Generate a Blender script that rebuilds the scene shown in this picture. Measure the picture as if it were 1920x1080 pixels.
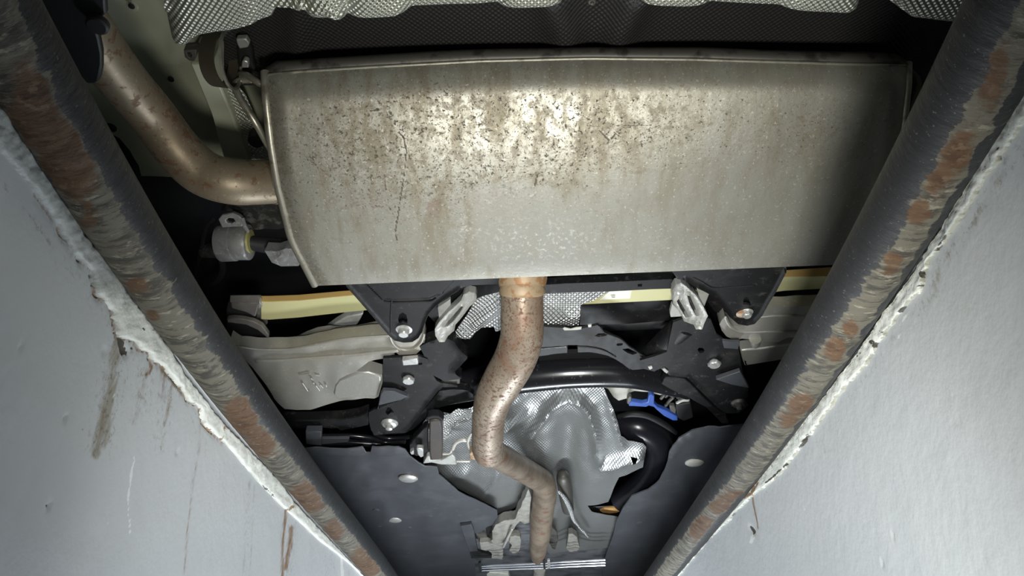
import bpy, bmesh, math, random
import numpy as np
from mathutils import Vector, Matrix, noise
from mathutils.geometry import delaunay_2d_cdt

random.seed(7)
for o in list(bpy.data.objects):
    bpy.data.objects.remove(o, do_unlink=True)
SC = bpy.context.scene
COL = SC.collection

# ------------------------------------------------------------------ camera
FOC = 1400.0                       # focal length in pixels of a 1920 px wide picture
PITCH, HEAD = math.radians(33.6), math.radians(-1.06)
CAM = Vector((0.0, 0.0, 1.2))      # lens height above the pit floor
FW = Vector((math.sin(HEAD)*math.cos(PITCH), math.cos(HEAD)*math.cos(PITCH), math.sin(PITCH)))
RT = Vector((math.cos(HEAD), -math.sin(HEAD), 0))
UP = RT.cross(FW)
cam_data = bpy.data.cameras.new('camera')
cam = bpy.data.objects.new('camera', cam_data); COL.objects.link(cam)
cam_data.sensor_width = 36.0
cam_data.lens = FOC/1920*36.0
cam_data.clip_start = 0.02
M3 = Matrix((RT, UP, -FW)).transposed()
cam.matrix_world = Matrix.Translation(CAM) @ M3.to_4x4()
SC.camera = cam

# ------------------------------------------------------------------ world, lights, exposure
SC.view_settings.view_transform = 'Standard'
SC.view_settings.look = 'None'
SC.view_settings.gamma = 1.0
SC.view_settings.use_curve_mapping = False
SC.view_settings.exposure = 0.0
SC.cycles.use_denoising = True
SC.cycles.max_bounces = 6
SC.cycles.sample_clamp_indirect = 4.0
W = bpy.data.worlds.new('garage_gloom'); SC.world = W; W.use_nodes = True
W.node_tree.nodes['Background'].inputs[0].default_value = (0.92, 1.0, 0.97, 1)
W.node_tree.nodes['Background'].inputs[1].default_value = 0.038

def area(name, loc, target, sx, sy, power, color):
    d = bpy.data.lights.new(name, 'AREA'); d.shape = 'RECTANGLE'; d.size = sx; d.size_y = sy
    d.energy = power; d.color = color
    o = bpy.data.objects.new(name, d); COL.objects.link(o)
    o.location = loc
    o.rotation_euler = (Vector(target)-Vector(loc)).to_track_quat('-Z', 'Y').to_euler()
    return o
# torch held low in the pit, and the pit's own strip lamp further along
def spot(name, loc, target, power, angle, blend, radius, color):
    d = bpy.data.lights.new(name, 'SPOT'); d.energy = power; d.color = color
    d.spot_size = math.radians(angle); d.spot_blend = blend; d.shadow_soft_size = radius
    o = bpy.data.objects.new(name, d); COL.objects.link(o); o.location = loc
    o.rotation_euler = (Vector(target)-Vector(loc)).to_track_quat('-Z', 'Y').to_euler()
    return o
spot('torch', (0.06, 0.28, 0.92), (0.12, 1.30, 2.02), 50.0, 86, 1.0, 0.085, (1.0, 0.985, 0.90))
area('pit_strip_lamp', (0.10, 2.50, 0.85), (0.10, 1.80, 2.0), 0.50, 0.22, 17.0, (0.88, 0.94, 1.0))
spot('lens_fill_spot', (0.03, 0.10, 1.10), (0.04, 1.60, 1.62), 74.0, 76, 1.0, 0.04, (0.95, 0.98, 1.0))  # added spot beside the lens: fills the forward view, leaves the edges dark

# ------------------------------------------------------------------ pixel rays to real points
def ray(px, py):
    return FW + RT*((px-960)/FOC) + UP*((540-py)/FOC)
def PT(px, py, t):                 # at lens depth t
    return CAM + ray(px, py)*t
def P(px, py, h):                  # at height h above the lens
    d = ray(px, py); return CAM + d*(h/d.z)
def PY(px, py, y):                 # at forward distance y
    d = ray(px, py); return CAM + d*(y/d.y)
def TH(px, py, h):
    return h/ray(px, py).z
_f, _r, _u, _c = (np.array(v) for v in (FW, RT, UP, CAM))
def rays_np(p):
    p = np.asarray(p, float)
    return _f + _r*((p[:, 0:1]-960)/FOC) + _u*((540-p[:, 1:2])/FOC)
def proj_np(v):
    q = np.asarray(v, float)-_c
    d = q@_f
    d = np.where(d < 0.05, 0.05, d)
    return np.stack([960+FOC*(q@_r)/d, 540-FOC*(q@_u)/d], 1)
# a plane: height h at forward distance y0, slope sy along Y and sx along X
def plane_np(p, pl):
    h, y0, sy, sx = pl
    d = rays_np(p)
    t = (h-sy*y0)/(d[:, 2]-sy*d[:, 1]-sx*d[:, 0])
    return _c + d*t[:, None]
def plane_n(pl):                   # unit normal pointing up (away from the lens)
    h, y0, sy, sx = pl
    n = np.array((-sx, -sy, 1.0)); return n/np.linalg.norm(n)
def H(h): return (h, 0.0, 0.0, 0.0)
def onpl(px, py, pl): return Vector(plane_np([(px, py)], pl)[0])

def Z(ox, oy, s, pts): return [(ox+x/s, oy+y/s) for x, y in pts]
def Q1(p): return Z(640, 500, 6, p)
def Q2(p): return Z(660, 640, 6, p)
def Q3(p): return Z(980, 590, 6, p)
def Q4(p): return Z(1140, 690, 6, p)
def Q5(p): return Z(540, 760, 6, p)
def Q6(p): return Z(860, 900, 6, p)
def Q7(p): return Z(1160, 500, 6, p)
def Q8(p): return Z(740, 740, 8, p)
def R5(p): return Z(420, 500, 6, p)
def Z4(p): return Z(320, 360, 3.692, p)
def Z5(p): return Z(800, 480, 3.692, p)
def Z7(p): return Z(420, 560, 3.692, p)
def Z8(p): return Z(760, 700, 3.692, p)
def T3(p): return Z(300, 0, 7.385, p)
def ZZ(p): return Z(360, 100, 5.4, p)

# ------------------------------------------------------------------ numeric helpers
def seg_dist(p, poly):
    p = np.asarray(p, float); best = np.full(len(p), 1e9)
    for a, b in zip(poly[:-1], poly[1:]):
        a = np.array(a, float); b = np.array(b, float); ab = b-a
        t = np.clip(((p-a)@ab)/max(ab@ab, 1e-9), 0, 1)
        best = np.minimum(best, np.linalg.norm(p-(a+t[:, None]*ab), axis=1))
    return best
def inside(p, poly):
    p = np.asarray(p, float); x, y = p[:, 0], p[:, 1]
    r = np.zeros(len(p), bool); n = len(poly); j = n-1
    for i in range(n):
        xi, yi = poly[i]; xj, yj = poly[j]
        if yi != yj:
            r ^= ((yi > y) != (yj > y)) & (x < (xj-xi)*(y-yi)/(yj-yi)+xi)
        j = i
    return r
def sstep(a, b, x):
    t = np.clip((x-a)/(b-a), 0, 1); return t*t*(3-2*t)
def catmull(pts, n=8, closed=False):
    pts = [tuple(p) for p in pts]; L = len(pts); out = []
    rng = range(L) if closed else range(L-1)
    for i in rng:
        g = (lambda k: pts[k % L]) if closed else (lambda k: pts[min(max(k, 0), L-1)])
        p0, p1, p2, p3 = (np.array(g(i+k), float) for k in (-1, 0, 1, 2))
        for k in range(n):
            t = k/n
            out.append(tuple(0.5*((2*p1)+(-p0+p2)*t+(2*p0-5*p1+4*p2-p3)*t*t+(-p0+3*p1-3*p2+p3)*t**3)))
    if not closed: out.append(pts[-1])
    return out
def densify(poly, step):
    out = []; L = len(poly)
    for i in range(L):
        a, b = np.array(poly[i]), np.array(poly[(i+1) % L])
        n = max(1, int(np.linalg.norm(b-a)/step))
        for k in range(n): out.append(tuple(a+(b-a)*k/n))
    return out
def ridge(poly, w, a):
    return lambda p: a*np.exp(-(seg_dist(p, poly)/w)**2)
def addf(*fs): return lambda p: sum(f(p) for f in fs)
def vnoise(p, scale, seed=0.0):
    return np.array([noise.noise(Vector((x*scale+seed, y*scale-seed, seed*.37))) for x, y in p])

# ------------------------------------------------------------------ object helpers
def tag(o, label=None, cat=None, group=None, kind=None):
    if label: o['label'] = label
    if cat: o['category'] = cat
    if group: o['group'] = group
    if kind: o['kind'] = kind
    return o
def thing(name, loc, label, cat, group=None):
    o = bpy.data.objects.new(name, None); COL.objects.link(o)
    o.empty_display_size = 0.05; o.location = loc
    return tag(o, label, cat, group)
def wloc(o):
    v = Vector((0, 0, 0))
    while o is not None: v += o.location; o = o.parent
    return v
def link(name, me, mat, parent=None, smooth=True):
    o = bpy.data.objects.new(name, me); COL.objects.link(o)
    if mat: me.materials.append(mat)
    if parent is not None:
        o.parent = parent
        off = wloc(parent)
        me.transform(Matrix.Translation(-off))
    else:                                           # origin in the middle of the thing
        c = sum((v.co for v in me.vertices), Vector())/max(1, len(me.vertices))
        me.transform(Matrix.Translation(-c)); o.location = c
    if smooth:
        for p in me.polygons: p.use_smooth = True
    return o
def mesh(name, V, F, uv=None, attrs=None):
    me = bpy.data.meshes.new(name)
    me.from_pydata([tuple(v) for v in V], [], F)
    if uv is not None:
        l = me.uv_layers.new(name='UVMap')
        idx = np.empty(len(me.loops), int); me.loops.foreach_get('vertex_index', idx)
        l.data.foreach_set('uv', np.asarray(uv, np.float32)[idx].ravel())
    for k, a in (attrs or {}).items():
        at = me.attributes.new(k, 'FLOAT', 'POINT'); at.data.foreach_set('value', np.asarray(a, np.float32))
    me.update()
    return me
def bevel(o, w, seg=2, ang=40):
    m = o.modifiers.new('edge', 'BEVEL'); m.width = w; m.segments = seg
    m.limit_method = 'ANGLE'; m.angle_limit = math.radians(ang); m.harden_normals = False
    return o
def shade_auto(o, ang=40):
    me = o.data
    bm = bmesh.new(); bm.from_mesh(me)
    lim = math.radians(ang)
    for e in bm.edges:
        if len(e.link_faces) == 2 and e.calc_face_angle(0) > lim: e.smooth = False
    bm.to_mesh(me); bm.free()
    return o

def sheet(name, outer, pl, thick, mat, parent=None, holes=(), relief=None, step=None, smooth_outline=0, bev=0.0, paint=None):
    """Plate with a traced outline on a real plane: front face, back face and edges."""
    if smooth_outline: outer = catmull(outer, smooth_outline, closed=True)
    loops = [list(outer)]+[list(h) for h in holes]
    if step: loops = [densify(l, step) for l in loops]
    pts = []; edges = []
    for l in loops:
        b = len(pts); pts += l
        edges += [(b+i, b+(i+1) % len(l)) for i in range(len(l))]
    if step:
        a = np.array(loops[0]); x0, y0 = a.min(0); x1, y1 = a.max(0)
        gx, gy = np.meshgrid(np.arange(x0+step*.5, x1, step), np.arange(y0+step*.5, y1, step))
        g = np.stack([gx.ravel(), gy.ravel()], 1)
        keep = inside(g, loops[0])
        for h in loops[1:]: keep &= ~inside(g, h)
        g = g[keep]
        for l in loops:
            if len(g): g = g[seg_dist(g, l+[l[0]]) > step*.55]
        pts += [tuple(q) for q in g]
    res = delaunay_2d_cdt([Vector(p) for p in pts], edges, [], 0, 1e-4)
    v2 = np.array([tuple(v) for v in res[0]]); tris = [tuple(f) for f in res[2]]
    cen = np.array([v2[list(f)].mean(0) for f in tris])
    k = inside(cen, loops[0])
    for h in loops[1:]: k &= ~inside(cen, h)
    tris = [f for f, q in zip(tris, k) if q]
    n = plane_n(pl)
    front = plane_np(v2, pl)
    uv = np.stack([front[:, 0], front[:, 1]*math.hypot(1, pl[2])], 1)
    attrs = {kk: f(v2) for kk, f in (paint or {}).items()}
    if relief is not None: front = front - n*relief(v2)[:, None]
    back = front + n*thick
    N = len(v2); cnt = {}
    F = []
    for f in tris:
        p0, p1, p2 = (front[i] for i in f)
        if np.dot(np.cross(p1-p0, p2-p0), n) > 0: f = f[::-1]
        F.append(f); F.append(tuple(i+N for i in f[::-1]))
        for a, b in ((f[0], f[1]), (f[1], f[2]), (f[2], f[0])):
            cnt[(a, b)] = cnt.get((a, b), 0)+1
    for (a, b) in cnt:
        if (b, a) not in cnt: F.append((b, a, a+N, b+N))
    attrs = {kk: np.concatenate([a, a]) for kk, a in attrs.items()}
    me = mesh(name, np.concatenate([front, back]), F, np.concatenate([uv, uv]), attrs)
    o = link(name, me, mat, parent)
    shade_auto(o, 50)
    if bev: bevel(o, bev)
    return o

def frames(C):
    T = [(C[min(i+1, len(C)-1)]-C[max(i-1, 0)]).normalized() for i in range(len(C))]
    ref = Vector((0, 0, 1)) if abs(T[0].z) < .8 else Vector((1, 0, 0))
    N = [(ref-T[0]*ref.dot(T[0])).normalized()]
    for i in range(1, len(C)):
        q = T[i-1].rotation_difference(T[i]); v = q @ N[-1]
        N.append((v-T[i]*v.dot(T[i])).normalized())
    return T, N, [T[i].cross(N[i]) for i in range(len(C))]
def tube(name, pts, mat, parent=None, n=20, sub=6, cap=True, wall=0.0, flat=1.0, round_end=False):
    """pts: list of (Vector, radius); swept round section, real-size."""
    d = catmull([(*p, r) for p, r in pts], sub) if sub > 1 else [(*p, r) for p, r in pts]
    C = [Vector(q[:3]) for q in d]; R = [q[3] for q in d]
    if round_end:
        for e in (0, -1):
            dirn = ((C[0]-C[1]) if e == 0 else (C[-1]-C[-2])).normalized()
            c0, r0 = C[e], R[e]
            ex = [(c0+dirn*r0*math.sin(a), r0*math.cos(a)) for a in (0.5, 1.0, 1.35)]
            if e == 0: C = [q[0] for q in ex[::-1]]+C; R = [q[1] for q in ex[::-1]]+R
            else: C += [q[0] for q in ex]; R += [q[1] for q in ex]
    T, N, B = frames(C)
    V = []; uv = []; F = []; L = 0
    for i, c in enumerate(C):
        if i: L += (C[i]-C[i-1]).length
        for k in range(n):
            a = 2*math.pi*k/n
            V.append(c+N[i]*(R[i]*math.cos(a)*flat)+B[i]*(R[i]*math.sin(a))); uv.append((L, R[i]*a))
    for i in range(len(C)-1):
        for k in range(n):
            F.append((i*n+k, i*n+(k+1) % n, (i+1)*n+(k+1) % n, (i+1)*n+k))
    if wall:                                        # open pipe with wall thickness
        o0 = len(V)
        for i, c in enumerate(C):
            for k in range(n):
                a = 2*math.pi*k/n; r = R[i]-wall
                V.append(c+N[i]*(r*math.cos(a)*flat)+B[i]*(r*math.sin(a))); uv.append((0, 0))
        for i in range(len(C)-1):
            for k in range(n):
                F.append((o0+i*n+k, o0+(i+1)*n+k, o0+(i+1)*n+(k+1) % n, o0+i*n+(k+1) % n))
        for e in (0, len(C)-1):
            for k in range(n):
                q = (e*n+k, o0+e*n+k, o0+e*n+(k+1) % n, e*n+(k+1) % n)
                F.append(q if e == 0 else q[::-1])
    elif cap:
        F.append(tuple(range(n))[::-1]); F.append(tuple((len(C)-1)*n+k for k in range(n)))
    o = link(name, mesh(name, V, F, uv), mat, parent)
    shade_auto(o, 50)
    return o
def tp(lst):                       # (px, py, height, width in pixels) -> (point, radius)
    return [(P(x, y, h), w/2*TH(x, y, h)/FOC) for x, y, h, w in lst]

def lathe(name, c, axis, prof, mat, parent=None, n=20, hexa=()):
    """prof: (radius, offset along axis); ring numbers in hexa are six-sided."""
    axis = Vector(axis).normalized()
    u = axis.orthogonal().normalized(); w = axis.cross(u)
    V = []; F = []
    for i, (r, h) in enumerate(prof):
        for k in range(n):
            a = 2*math.pi*k/n; rr = r
            if i in hexa:
                s = math.pi/3; rr = r*math.cos(s/2)/math.cos((a % s)-s/2)
            V.append(c+axis*h+u*(rr*math.cos(a))+w*(rr*math.sin(a)))
    for i in range(len(prof)-1):
        for k in range(n):
            F.append((i*n+k, (i+1)*n+k, (i+1)*n+(k+1) % n, i*n+(k+1) % n))
    F.append(tuple((len(prof)-1)*n+k for k in range(n))[::-1]); F.append(tuple(range(n)))
    me = mesh(name, V, F)
    bm = bmesh.new(); bm.from_mesh(me); bmesh.ops.recalc_face_normals(bm, faces=bm.faces); bm.to_mesh(me); bm.free()
    o = link(name, me, mat, parent)
    shade_auto(o, 35)
    return o
def bolt(px, py, rpx, pl, mat, parent, style='hex', name='bolt'):
    c = onpl(px, py, pl); t = (c-CAM).dot(FW); r = rpx*t/FOC
    ax = -Vector(plane_n(pl)); c = c-ax*0.002
    if style == 'hex':
        return lathe(name, c, ax, [(r, 0), (r, r*.18), (r*.74, r*.22), (r*.72, r*.8), (r*.55, r*.95)], mat, parent, 24, hexa=(2, 3))
    if style == 'cone':
        return lathe(name, c, ax, [(r, 0), (r, r*.2), (r*.8, r*.45), (r*.45, r*.55), (r*.4, r*.95), (r*.25, r*1.05)], mat, parent, 24)
    if style == 'clip':
        return lathe(name, c, ax, [(r, 0), (r, r*.12), (r*.8, r*.26), (r*.3, r*.3)], mat, parent, 24)
    return lathe(name, c, ax, [(r*.72, 0), (r*.72, r*.35), (r, r*.4), (r, r*.75), (r*.8, r*.9)], mat, parent, 24, hexa=(2, 3))
def box(name, a, b, mat, parent=None, bev=0.0):
    (x0, y0, z0), (x1, y1, z1) = a, b
    V = [(x, y, z) for x in (x0, x1) for y in (y0, y1) for z in (z0, z1)]
    F = [(0, 1, 3, 2), (4, 6, 7, 5), (0, 4, 5, 1), (2, 3, 7, 6), (0, 2, 6, 4), (1, 5, 7, 3)]
    o = link(name, mesh(name, V, F), mat, parent, smooth=False)
    if bev: bevel(o, bev)
    return o

# ------------------------------------------------------------------ materials
def mat(name, base, metal=0.0, rough=0.5, layers=(), bump=(), emboss=None, spec=0.5, rough_var=None):
    m = bpy.data.materials.new(name); m.use_nodes = True
    nt = m.node_tree; N = nt.nodes; L = nt.links
    bs = N['Principled BSDF']
    bs.inputs['Metallic'].default_value = metal
    bs.inputs['Roughness'].default_value = rough
    bs.inputs['Specular IOR Level'].default_value = spec
    tc = N.new('ShaderNodeTexCoord')
    def vec(stretch, src='Object'):
        mp = N.new('ShaderNodeMapping'); mp.inputs['Scale'].default_value = stretch
        L.new(tc.outputs[src], mp.inputs[0]); return mp.outputs[0]
    def noise_n(scale, detail=5, stretch=(1, 1, 1), src='Object', rgh=.6, dist=0.0):
        t = N.new('ShaderNodeTexNoise'); t.inputs['Scale'].default_value = scale
        t.inputs['Detail'].default_value = detail; t.inputs['Roughness'].default_value = rgh
        t.inputs['Distortion'].default_value = dist
        L.new(vec(stretch, src), t.inputs['Vector']); return t.outputs['Fac']
    def math_n(op, a, b=None):
        q = N.new('ShaderNodeMath'); q.operation = op
        for i, v in enumerate((a, b)):
            if v is None: continue
            if isinstance(v, (int, float)): q.inputs[i].default_value = v
            else: L.new(v, q.inputs[i])
        return q.outputs[0]
    def rng(v, lo, hi):
        q = N.new('ShaderNodeMapRange'); q.interpolation_type = 'SMOOTHSTEP'
        q.inputs['From Min'].default_value = lo; q.inputs['From Max'].default_value = hi
        L.new(v, q.inputs['Value']); return q.outputs['Result']
    col = None; rg = None; mt = None
    def val(v):
        q = N.new('ShaderNodeValue'); q.outputs[0].default_value = v; return q.outputs[0]
    def mixf(f, a, b):
        q = N.new('ShaderNodeMix'); q.data_type = 'FLOAT'; L.new(f, q.inputs[0]); L.new(a, q.inputs[2]); q.inputs[3].default_value = b
        return q.outputs[0]
    rgb = N.new('ShaderNodeRGB'); rgb.outputs[0].default_value = (*base, 1); col = rgb.outputs[0]
    rg = val(rough); mt = val(metal)
    for ly in layers:
        f = None
        if ly.get('scale'):
            n_ = noise_n(ly['scale'], ly.get('detail', 5), ly.get('stretch', (1, 1, 1)), ly.get('src', 'Object'), ly.get('nr', .6), ly.get('dist', 0.0))
            if ly.get('bias'):
                at = N.new('ShaderNodeAttribute'); at.attribute_name = ly['bias']
                n_ = math_n('ADD', n_, math_n('MULTIPLY', math_n('SUBTRACT', at.outputs['Fac'], 1.0), ly.get('gain', .5)))
            f = rng(n_, ly.get('lo', .5), ly.get('hi', .6))
        if ly.get('attr'):
            at = N.new('ShaderNodeAttribute'); at.attribute_name = ly['attr']
            f = at.outputs['Fac'] if f is None else math_n('MULTIPLY', f, at.outputs['Fac'])
        f = math_n('MULTIPLY', f, ly.get('amount', 1.0))
        mx = N.new('ShaderNodeMix'); mx.data_type = 'RGBA'
        L.new(f, mx.inputs[0]); L.new(col, mx.inputs[6]); mx.inputs[7].default_value = (*ly['color'], 1)
        col = mx.outputs[2]
        if 'rough' in ly: rg = mixf(f, rg, ly['rough'])
        if 'metal' in ly: mt = mixf(f, mt, ly['metal'])
    L.new(col, bs.inputs['Base Color']); L.new(rg, bs.inputs['Roughness']); L.new(mt, bs.inputs['Metallic'])
    nrm = None
    def add_bump(hgt, strength, dist):
        nonlocal nrm
        b = N.new('ShaderNodeBump'); b.inputs['Strength'].default_value = strength; b.inputs['Distance'].default_value = dist
        L.new(hgt, b.inputs['Height'])
        if nrm is not None: L.new(nrm, b.inputs['Normal'])
        nrm = b.outputs[0]
    if emboss:
        cell, depth, strength = emboss[:3]
        st = emboss[3] if len(emboss) > 3 else (1, 1)
        sp = N.new('ShaderNodeSeparateXYZ'); L.new(tc.outputs['UV'], sp.inputs[0])
        a = math_n('MULTIPLY', sp.outputs[0], st[0])
        b = math_n('MULTIPLY', sp.outputs[1], st[1])
        k = math.pi/cell*1.0
        h = math_n('MULTIPLY', math_n('SINE', math_n('MULTIPLY', a, k)), math_n('SINE', math_n('MULTIPLY', b, k)))
        add_bump(h, strength, depth)
    for bp in bump:
        add_bump(noise_n(bp[0], bp[3] if len(bp) > 3 else 4, bp[4] if len(bp) > 4 else (1, 1, 1)), bp[1], bp[2])
    if nrm is not None: L.new(nrm, bs.inputs['Normal'])
    return m

MUFF = mat('aluminised_steel', (.45, .44, .39), .6, .43, [
    dict(scale=9, lo=.35, hi=.7, color=(.38, .36, .29), amount=.6),
    dict(scale=22, lo=.42, hi=.68, stretch=(1.6, .45, .45), color=(.25, .215, .15), attr='dirt', amount=.9, rough=.55),
    dict(scale=60, lo=.46, hi=.62, color=(.25, .22, .165), bias='spots', gain=.18, detail=7, nr=.75, amount=.75, rough=.6),
    dict(scale=170, lo=.585, hi=.63, color=(.085, .07, .045), bias='spots', gain=.17, detail=5, nr=.65, rough=.7, metal=.1, amount=.9),
    dict(scale=75, lo=.615, hi=.655, color=(.075, .06, .04), bias='spots', gain=.17, detail=7, nr=.75, rough=.7, metal=.1, amount=.9),
    dict(scale=330, lo=.60, hi=.64, color=(.13, .11, .075), bias='spots', gain=.14, detail=3, metal=.1, amount=.85),
    dict(scale=210, lo=.64, hi=.68, color=(.72, .71, .66), detail=2, amount=.55),
    dict(attr='wet', color=(.47, .47, .44), amount=.4),
    dict(scale=130, lo=.55, hi=.60, attr='salt', color=(.60, .60, .55), detail=6, nr=.75, metal=.1, rough=.7, amount=.5),
    dict(scale=60, lo=.2, hi=.35, bias='brown', gain=.6, color=(.19, .11, .08), detail=6, nr=.75, metal=.1, amount=.4),
    dict(scale=140, lo=.2, hi=.30, bias='lines', gain=.6, color=(.07, .055, .04), detail=3, metal=.0, amount=.9)],
    bump=[(160, .12, .002, 3), (14, .12, .006)])
SEAMM = mat('seam_steel', (.46, .44, .37), .7, .38, [dict(scale=40, lo=.5, hi=.65, color=(.18, .15, .11), amount=.6)], bump=[(120, .2, .001)])
DULLST = mat('dull_steel', (.125, .12, .105), .4, .5, [dict(scale=30, lo=.5, hi=.65, color=(.05, .045, .04))], bump=[(90, .2, .001)])
PIPE = mat('rust_filmed_pipe', (.33, .275, .195), .45, .47, [
    dict(scale=9, lo=.40, hi=.62, color=(.27, .20, .13), amount=.7),
    dict(scale=60, lo=.54, hi=.64, color=(.15, .065, .03), amount=.75, metal=.1, rough=.65),
    dict(scale=160, lo=.60, hi=.66, color=(.52, .44, .32), amount=.5)], bump=[(120, .15, .001)])
PIPE2 = mat('rust_spotted_pipe', (.33, .275, .21), .35, .42, [
    dict(scale=14, lo=.42, hi=.62, color=(.22, .165, .115), amount=.8),
    dict(scale=90, lo=.545, hi=.585, color=(.10, .042, .022), detail=6, nr=.7, amount=.85, metal=.0, rough=.75),
    dict(scale=230, lo=.56, hi=.60, color=(.13, .055, .03), detail=4, amount=.75, metal=.0),
    dict(scale=9, lo=.55, hi=.7, color=(.25, .11, .065), amount=.5)], bump=[(110, .25, .0012)])
PIPE3 = mat('dark_rusty_pipe', (.24, .195, .145), .35, .45, [
    dict(scale=14, lo=.42, hi=.62, color=(.13, .10, .075), amount=.8),
    dict(scale=30, lo=.52, hi=.62, color=(.16, .06, .035), detail=7, nr=.75, amount=.7),
    dict(scale=120, lo=.58, hi=.64, color=(.30, .25, .19), detail=5, amount=.6)], bump=[(110, .25, .0012)])
FOIL = mat('embossed_foil', (.60, .61, .52), .65, .36, [dict(scale=22, lo=.45, hi=.75, color=(.42, .42, .36), amount=.6)],
           emboss=(.0046, .0020, .8, (1, .9)), bump=[(60, .1, .001)])
FOIL2 = mat('embossed_foil_fine', (.37, .38, .375), .65, .32, [dict(scale=14, lo=.45, hi=.75, color=(.38, .39, .38), amount=.7)],
            emboss=(.0042, .0016, .32, (1, .5)), bump=[(30, .15, .003), (150, .15, .001)])
FOIL3 = mat('embossed_foil_coarse', (.66, .67, .66), .7, .32, [dict(scale=20, lo=.45, hi=.75, color=(.45, .46, .44), amount=.5)],
            emboss=(.0055, .0024, 1.0), bump=[(60, .2, .002)])
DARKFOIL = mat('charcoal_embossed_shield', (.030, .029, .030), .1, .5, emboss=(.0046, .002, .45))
BLACK = mat('black_paint', (.0085, .0085, .009), 0, .50, [
    dict(scale=12, lo=.5, hi=.75, color=(.030, .028, .027), rough=.65, amount=.8),
    dict(scale=40, lo=.56, hi=.66, color=(.065, .062, .058), detail=8, nr=.8, rough=.7, amount=.7),
    dict(scale=170, lo=.67, hi=.71, color=(.16, .155, .15), detail=5, amount=.6)], bump=[(40, .15, .002)], spec=.28)
GLOSS = mat('glossy_black_paint', (.012, .012, .014), 0, .22, [
    dict(scale=70, lo=.62, hi=.72, color=(.06, .06, .06), rough=.6, amount=.7)], bump=[(60, .05, .001)])
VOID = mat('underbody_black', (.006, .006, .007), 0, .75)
PLASTIC = mat('grey_black_plastic', (.060, .064, .072), 0, .5, [
    dict(scale=7, lo=.45, hi=.75, color=(.095, .10, .11), amount=.7),
    dict(scale=45, lo=.58, hi=.75, color=(.15, .155, .16), detail=7, amount=.45)], bump=[(300, .1, .0006, 2), (8, .1, .01)])
BUMPER = mat('black_bumper_plastic', (.012, .013, .015), 0, .55, bump=[(300, .12, .0006, 2)])
RUBBER = mat('rubber', (.014, .014, .015), 0, .6, bump=[(90, .1, .001)])
HOSE = mat('satin_black_hose', (.012, .012, .016), 0, .26)
STRAP = mat('brown_black_rubber', (.055, .045, .034), 0, .55, [dict(scale=10, lo=.4, hi=.7, color=(.04, .03, .035))], bump=[(40, .1, .002)])
ALU = mat('cast_aluminium', (.42, .41, .37), .5, .44, [
    dict(scale=6, lo=.4, hi=.7, color=(.33, .30, .24), amount=.7, rough=.6),
    dict(scale=90, lo=.58, hi=.68, color=(.56, .54, .48), amount=.4)], bump=[(200, .25, .0012), (12, .1, .005)])
ALU2 = mat('pale_die_cast', (.46, .46, .43), .35, .5, [dict(scale=40, lo=.45, hi=.7, color=(.32, .32, .29), amount=.7)], bump=[(120, .3, .002)])
STEEL = mat('zinc_bolt', (.62, .62, .60), .6, .38, [dict(scale=90, lo=.5, hi=.65, color=(.40, .38, .32), amount=.6)], bump=[(150, .15, .001)])
RUSTY = mat('rusty_washer', (.30, .16, .08), .2, .6, [dict(scale=90, lo=.5, hi=.6, color=(.5, .4, .3))])
CHROME = mat('bright_line', (.7, .72, .78), 1, .2)
DARKCAST = mat('dark_casting', (.05, .05, .048), .3, .5, [dict(scale=50, lo=.5, hi=.68, color=(.16, .155, .14))], bump=[(70, .4, .004)])
SPRING = mat('composite_spring', (.62, .58, .30), 0, .45, [dict(scale=6, lo=.4, hi=.7, color=(.56, .56, .30), amount=.6)], bump=[(60, .1, .001)])
SPRINGSIDE = mat('composite_spring_edge', (.55, .36, .12), 0, .5)  # rear face of the same beam, its differing light put into the colour
OLIVE = mat('olive_body_paint', (.43, .44, .32), 0, .42, [dict(scale=5, lo=.4, hi=.7, color=(.36, .37, .27), amount=.6),
    dict(scale=140, lo=.68, hi=.72, color=(.5, .5, .42), detail=2, amount=.6)])
PALE = mat('pale_sealant', (.50, .50, .44), 0, .55, [dict(scale=20, lo=.45, hi=.7, color=(.36, .36, .31))], bump=[(30, .2, .004)])
BLUE = mat('blue_plastic', (.05, .115, .42), 0, .35)
LABELW = mat('white_sticker', (.80, .80, .70), 0, .5)
INK = mat('sticker_print', (.06, .06, .05), 0, .6)
YEL = mat('ochre_plastic', (.62, .36, .13), 0, .5)
CRUST = mat('chalky_casting', (.29, .28, .245), .1, .65, [dict(scale=40, lo=.45, hi=.65, color=(.22, .21, .19))], bump=[(60, .5, .005)])
GREYDC = mat('dusty_clamp_steel', (.26, .26, .255), .3, .5, [dict(scale=40, lo=.45, hi=.7, color=(.17, .17, .16), amount=.7), dict(scale=140, lo=.6, hi=.66, color=(.42, .42, .40))], bump=[(120, .3, .002)])
SPRSEAT = mat('grey_rubber_seat', (.105, .095, .085), 0, .55, [dict(scale=20, lo=.4, hi=.7, color=(.16, .145, .13))], bump=[(100, .2, .001)])
WHITEHOSE = mat('pale_hanger_rod', (.66, .64, .58), .3, .4)
TAN = mat('tan_rusty_bracket', (.36, .265, .165), .2, .55, [dict(scale=50, lo=.5, hi=.6, color=(.3, .16, .07))])
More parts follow.
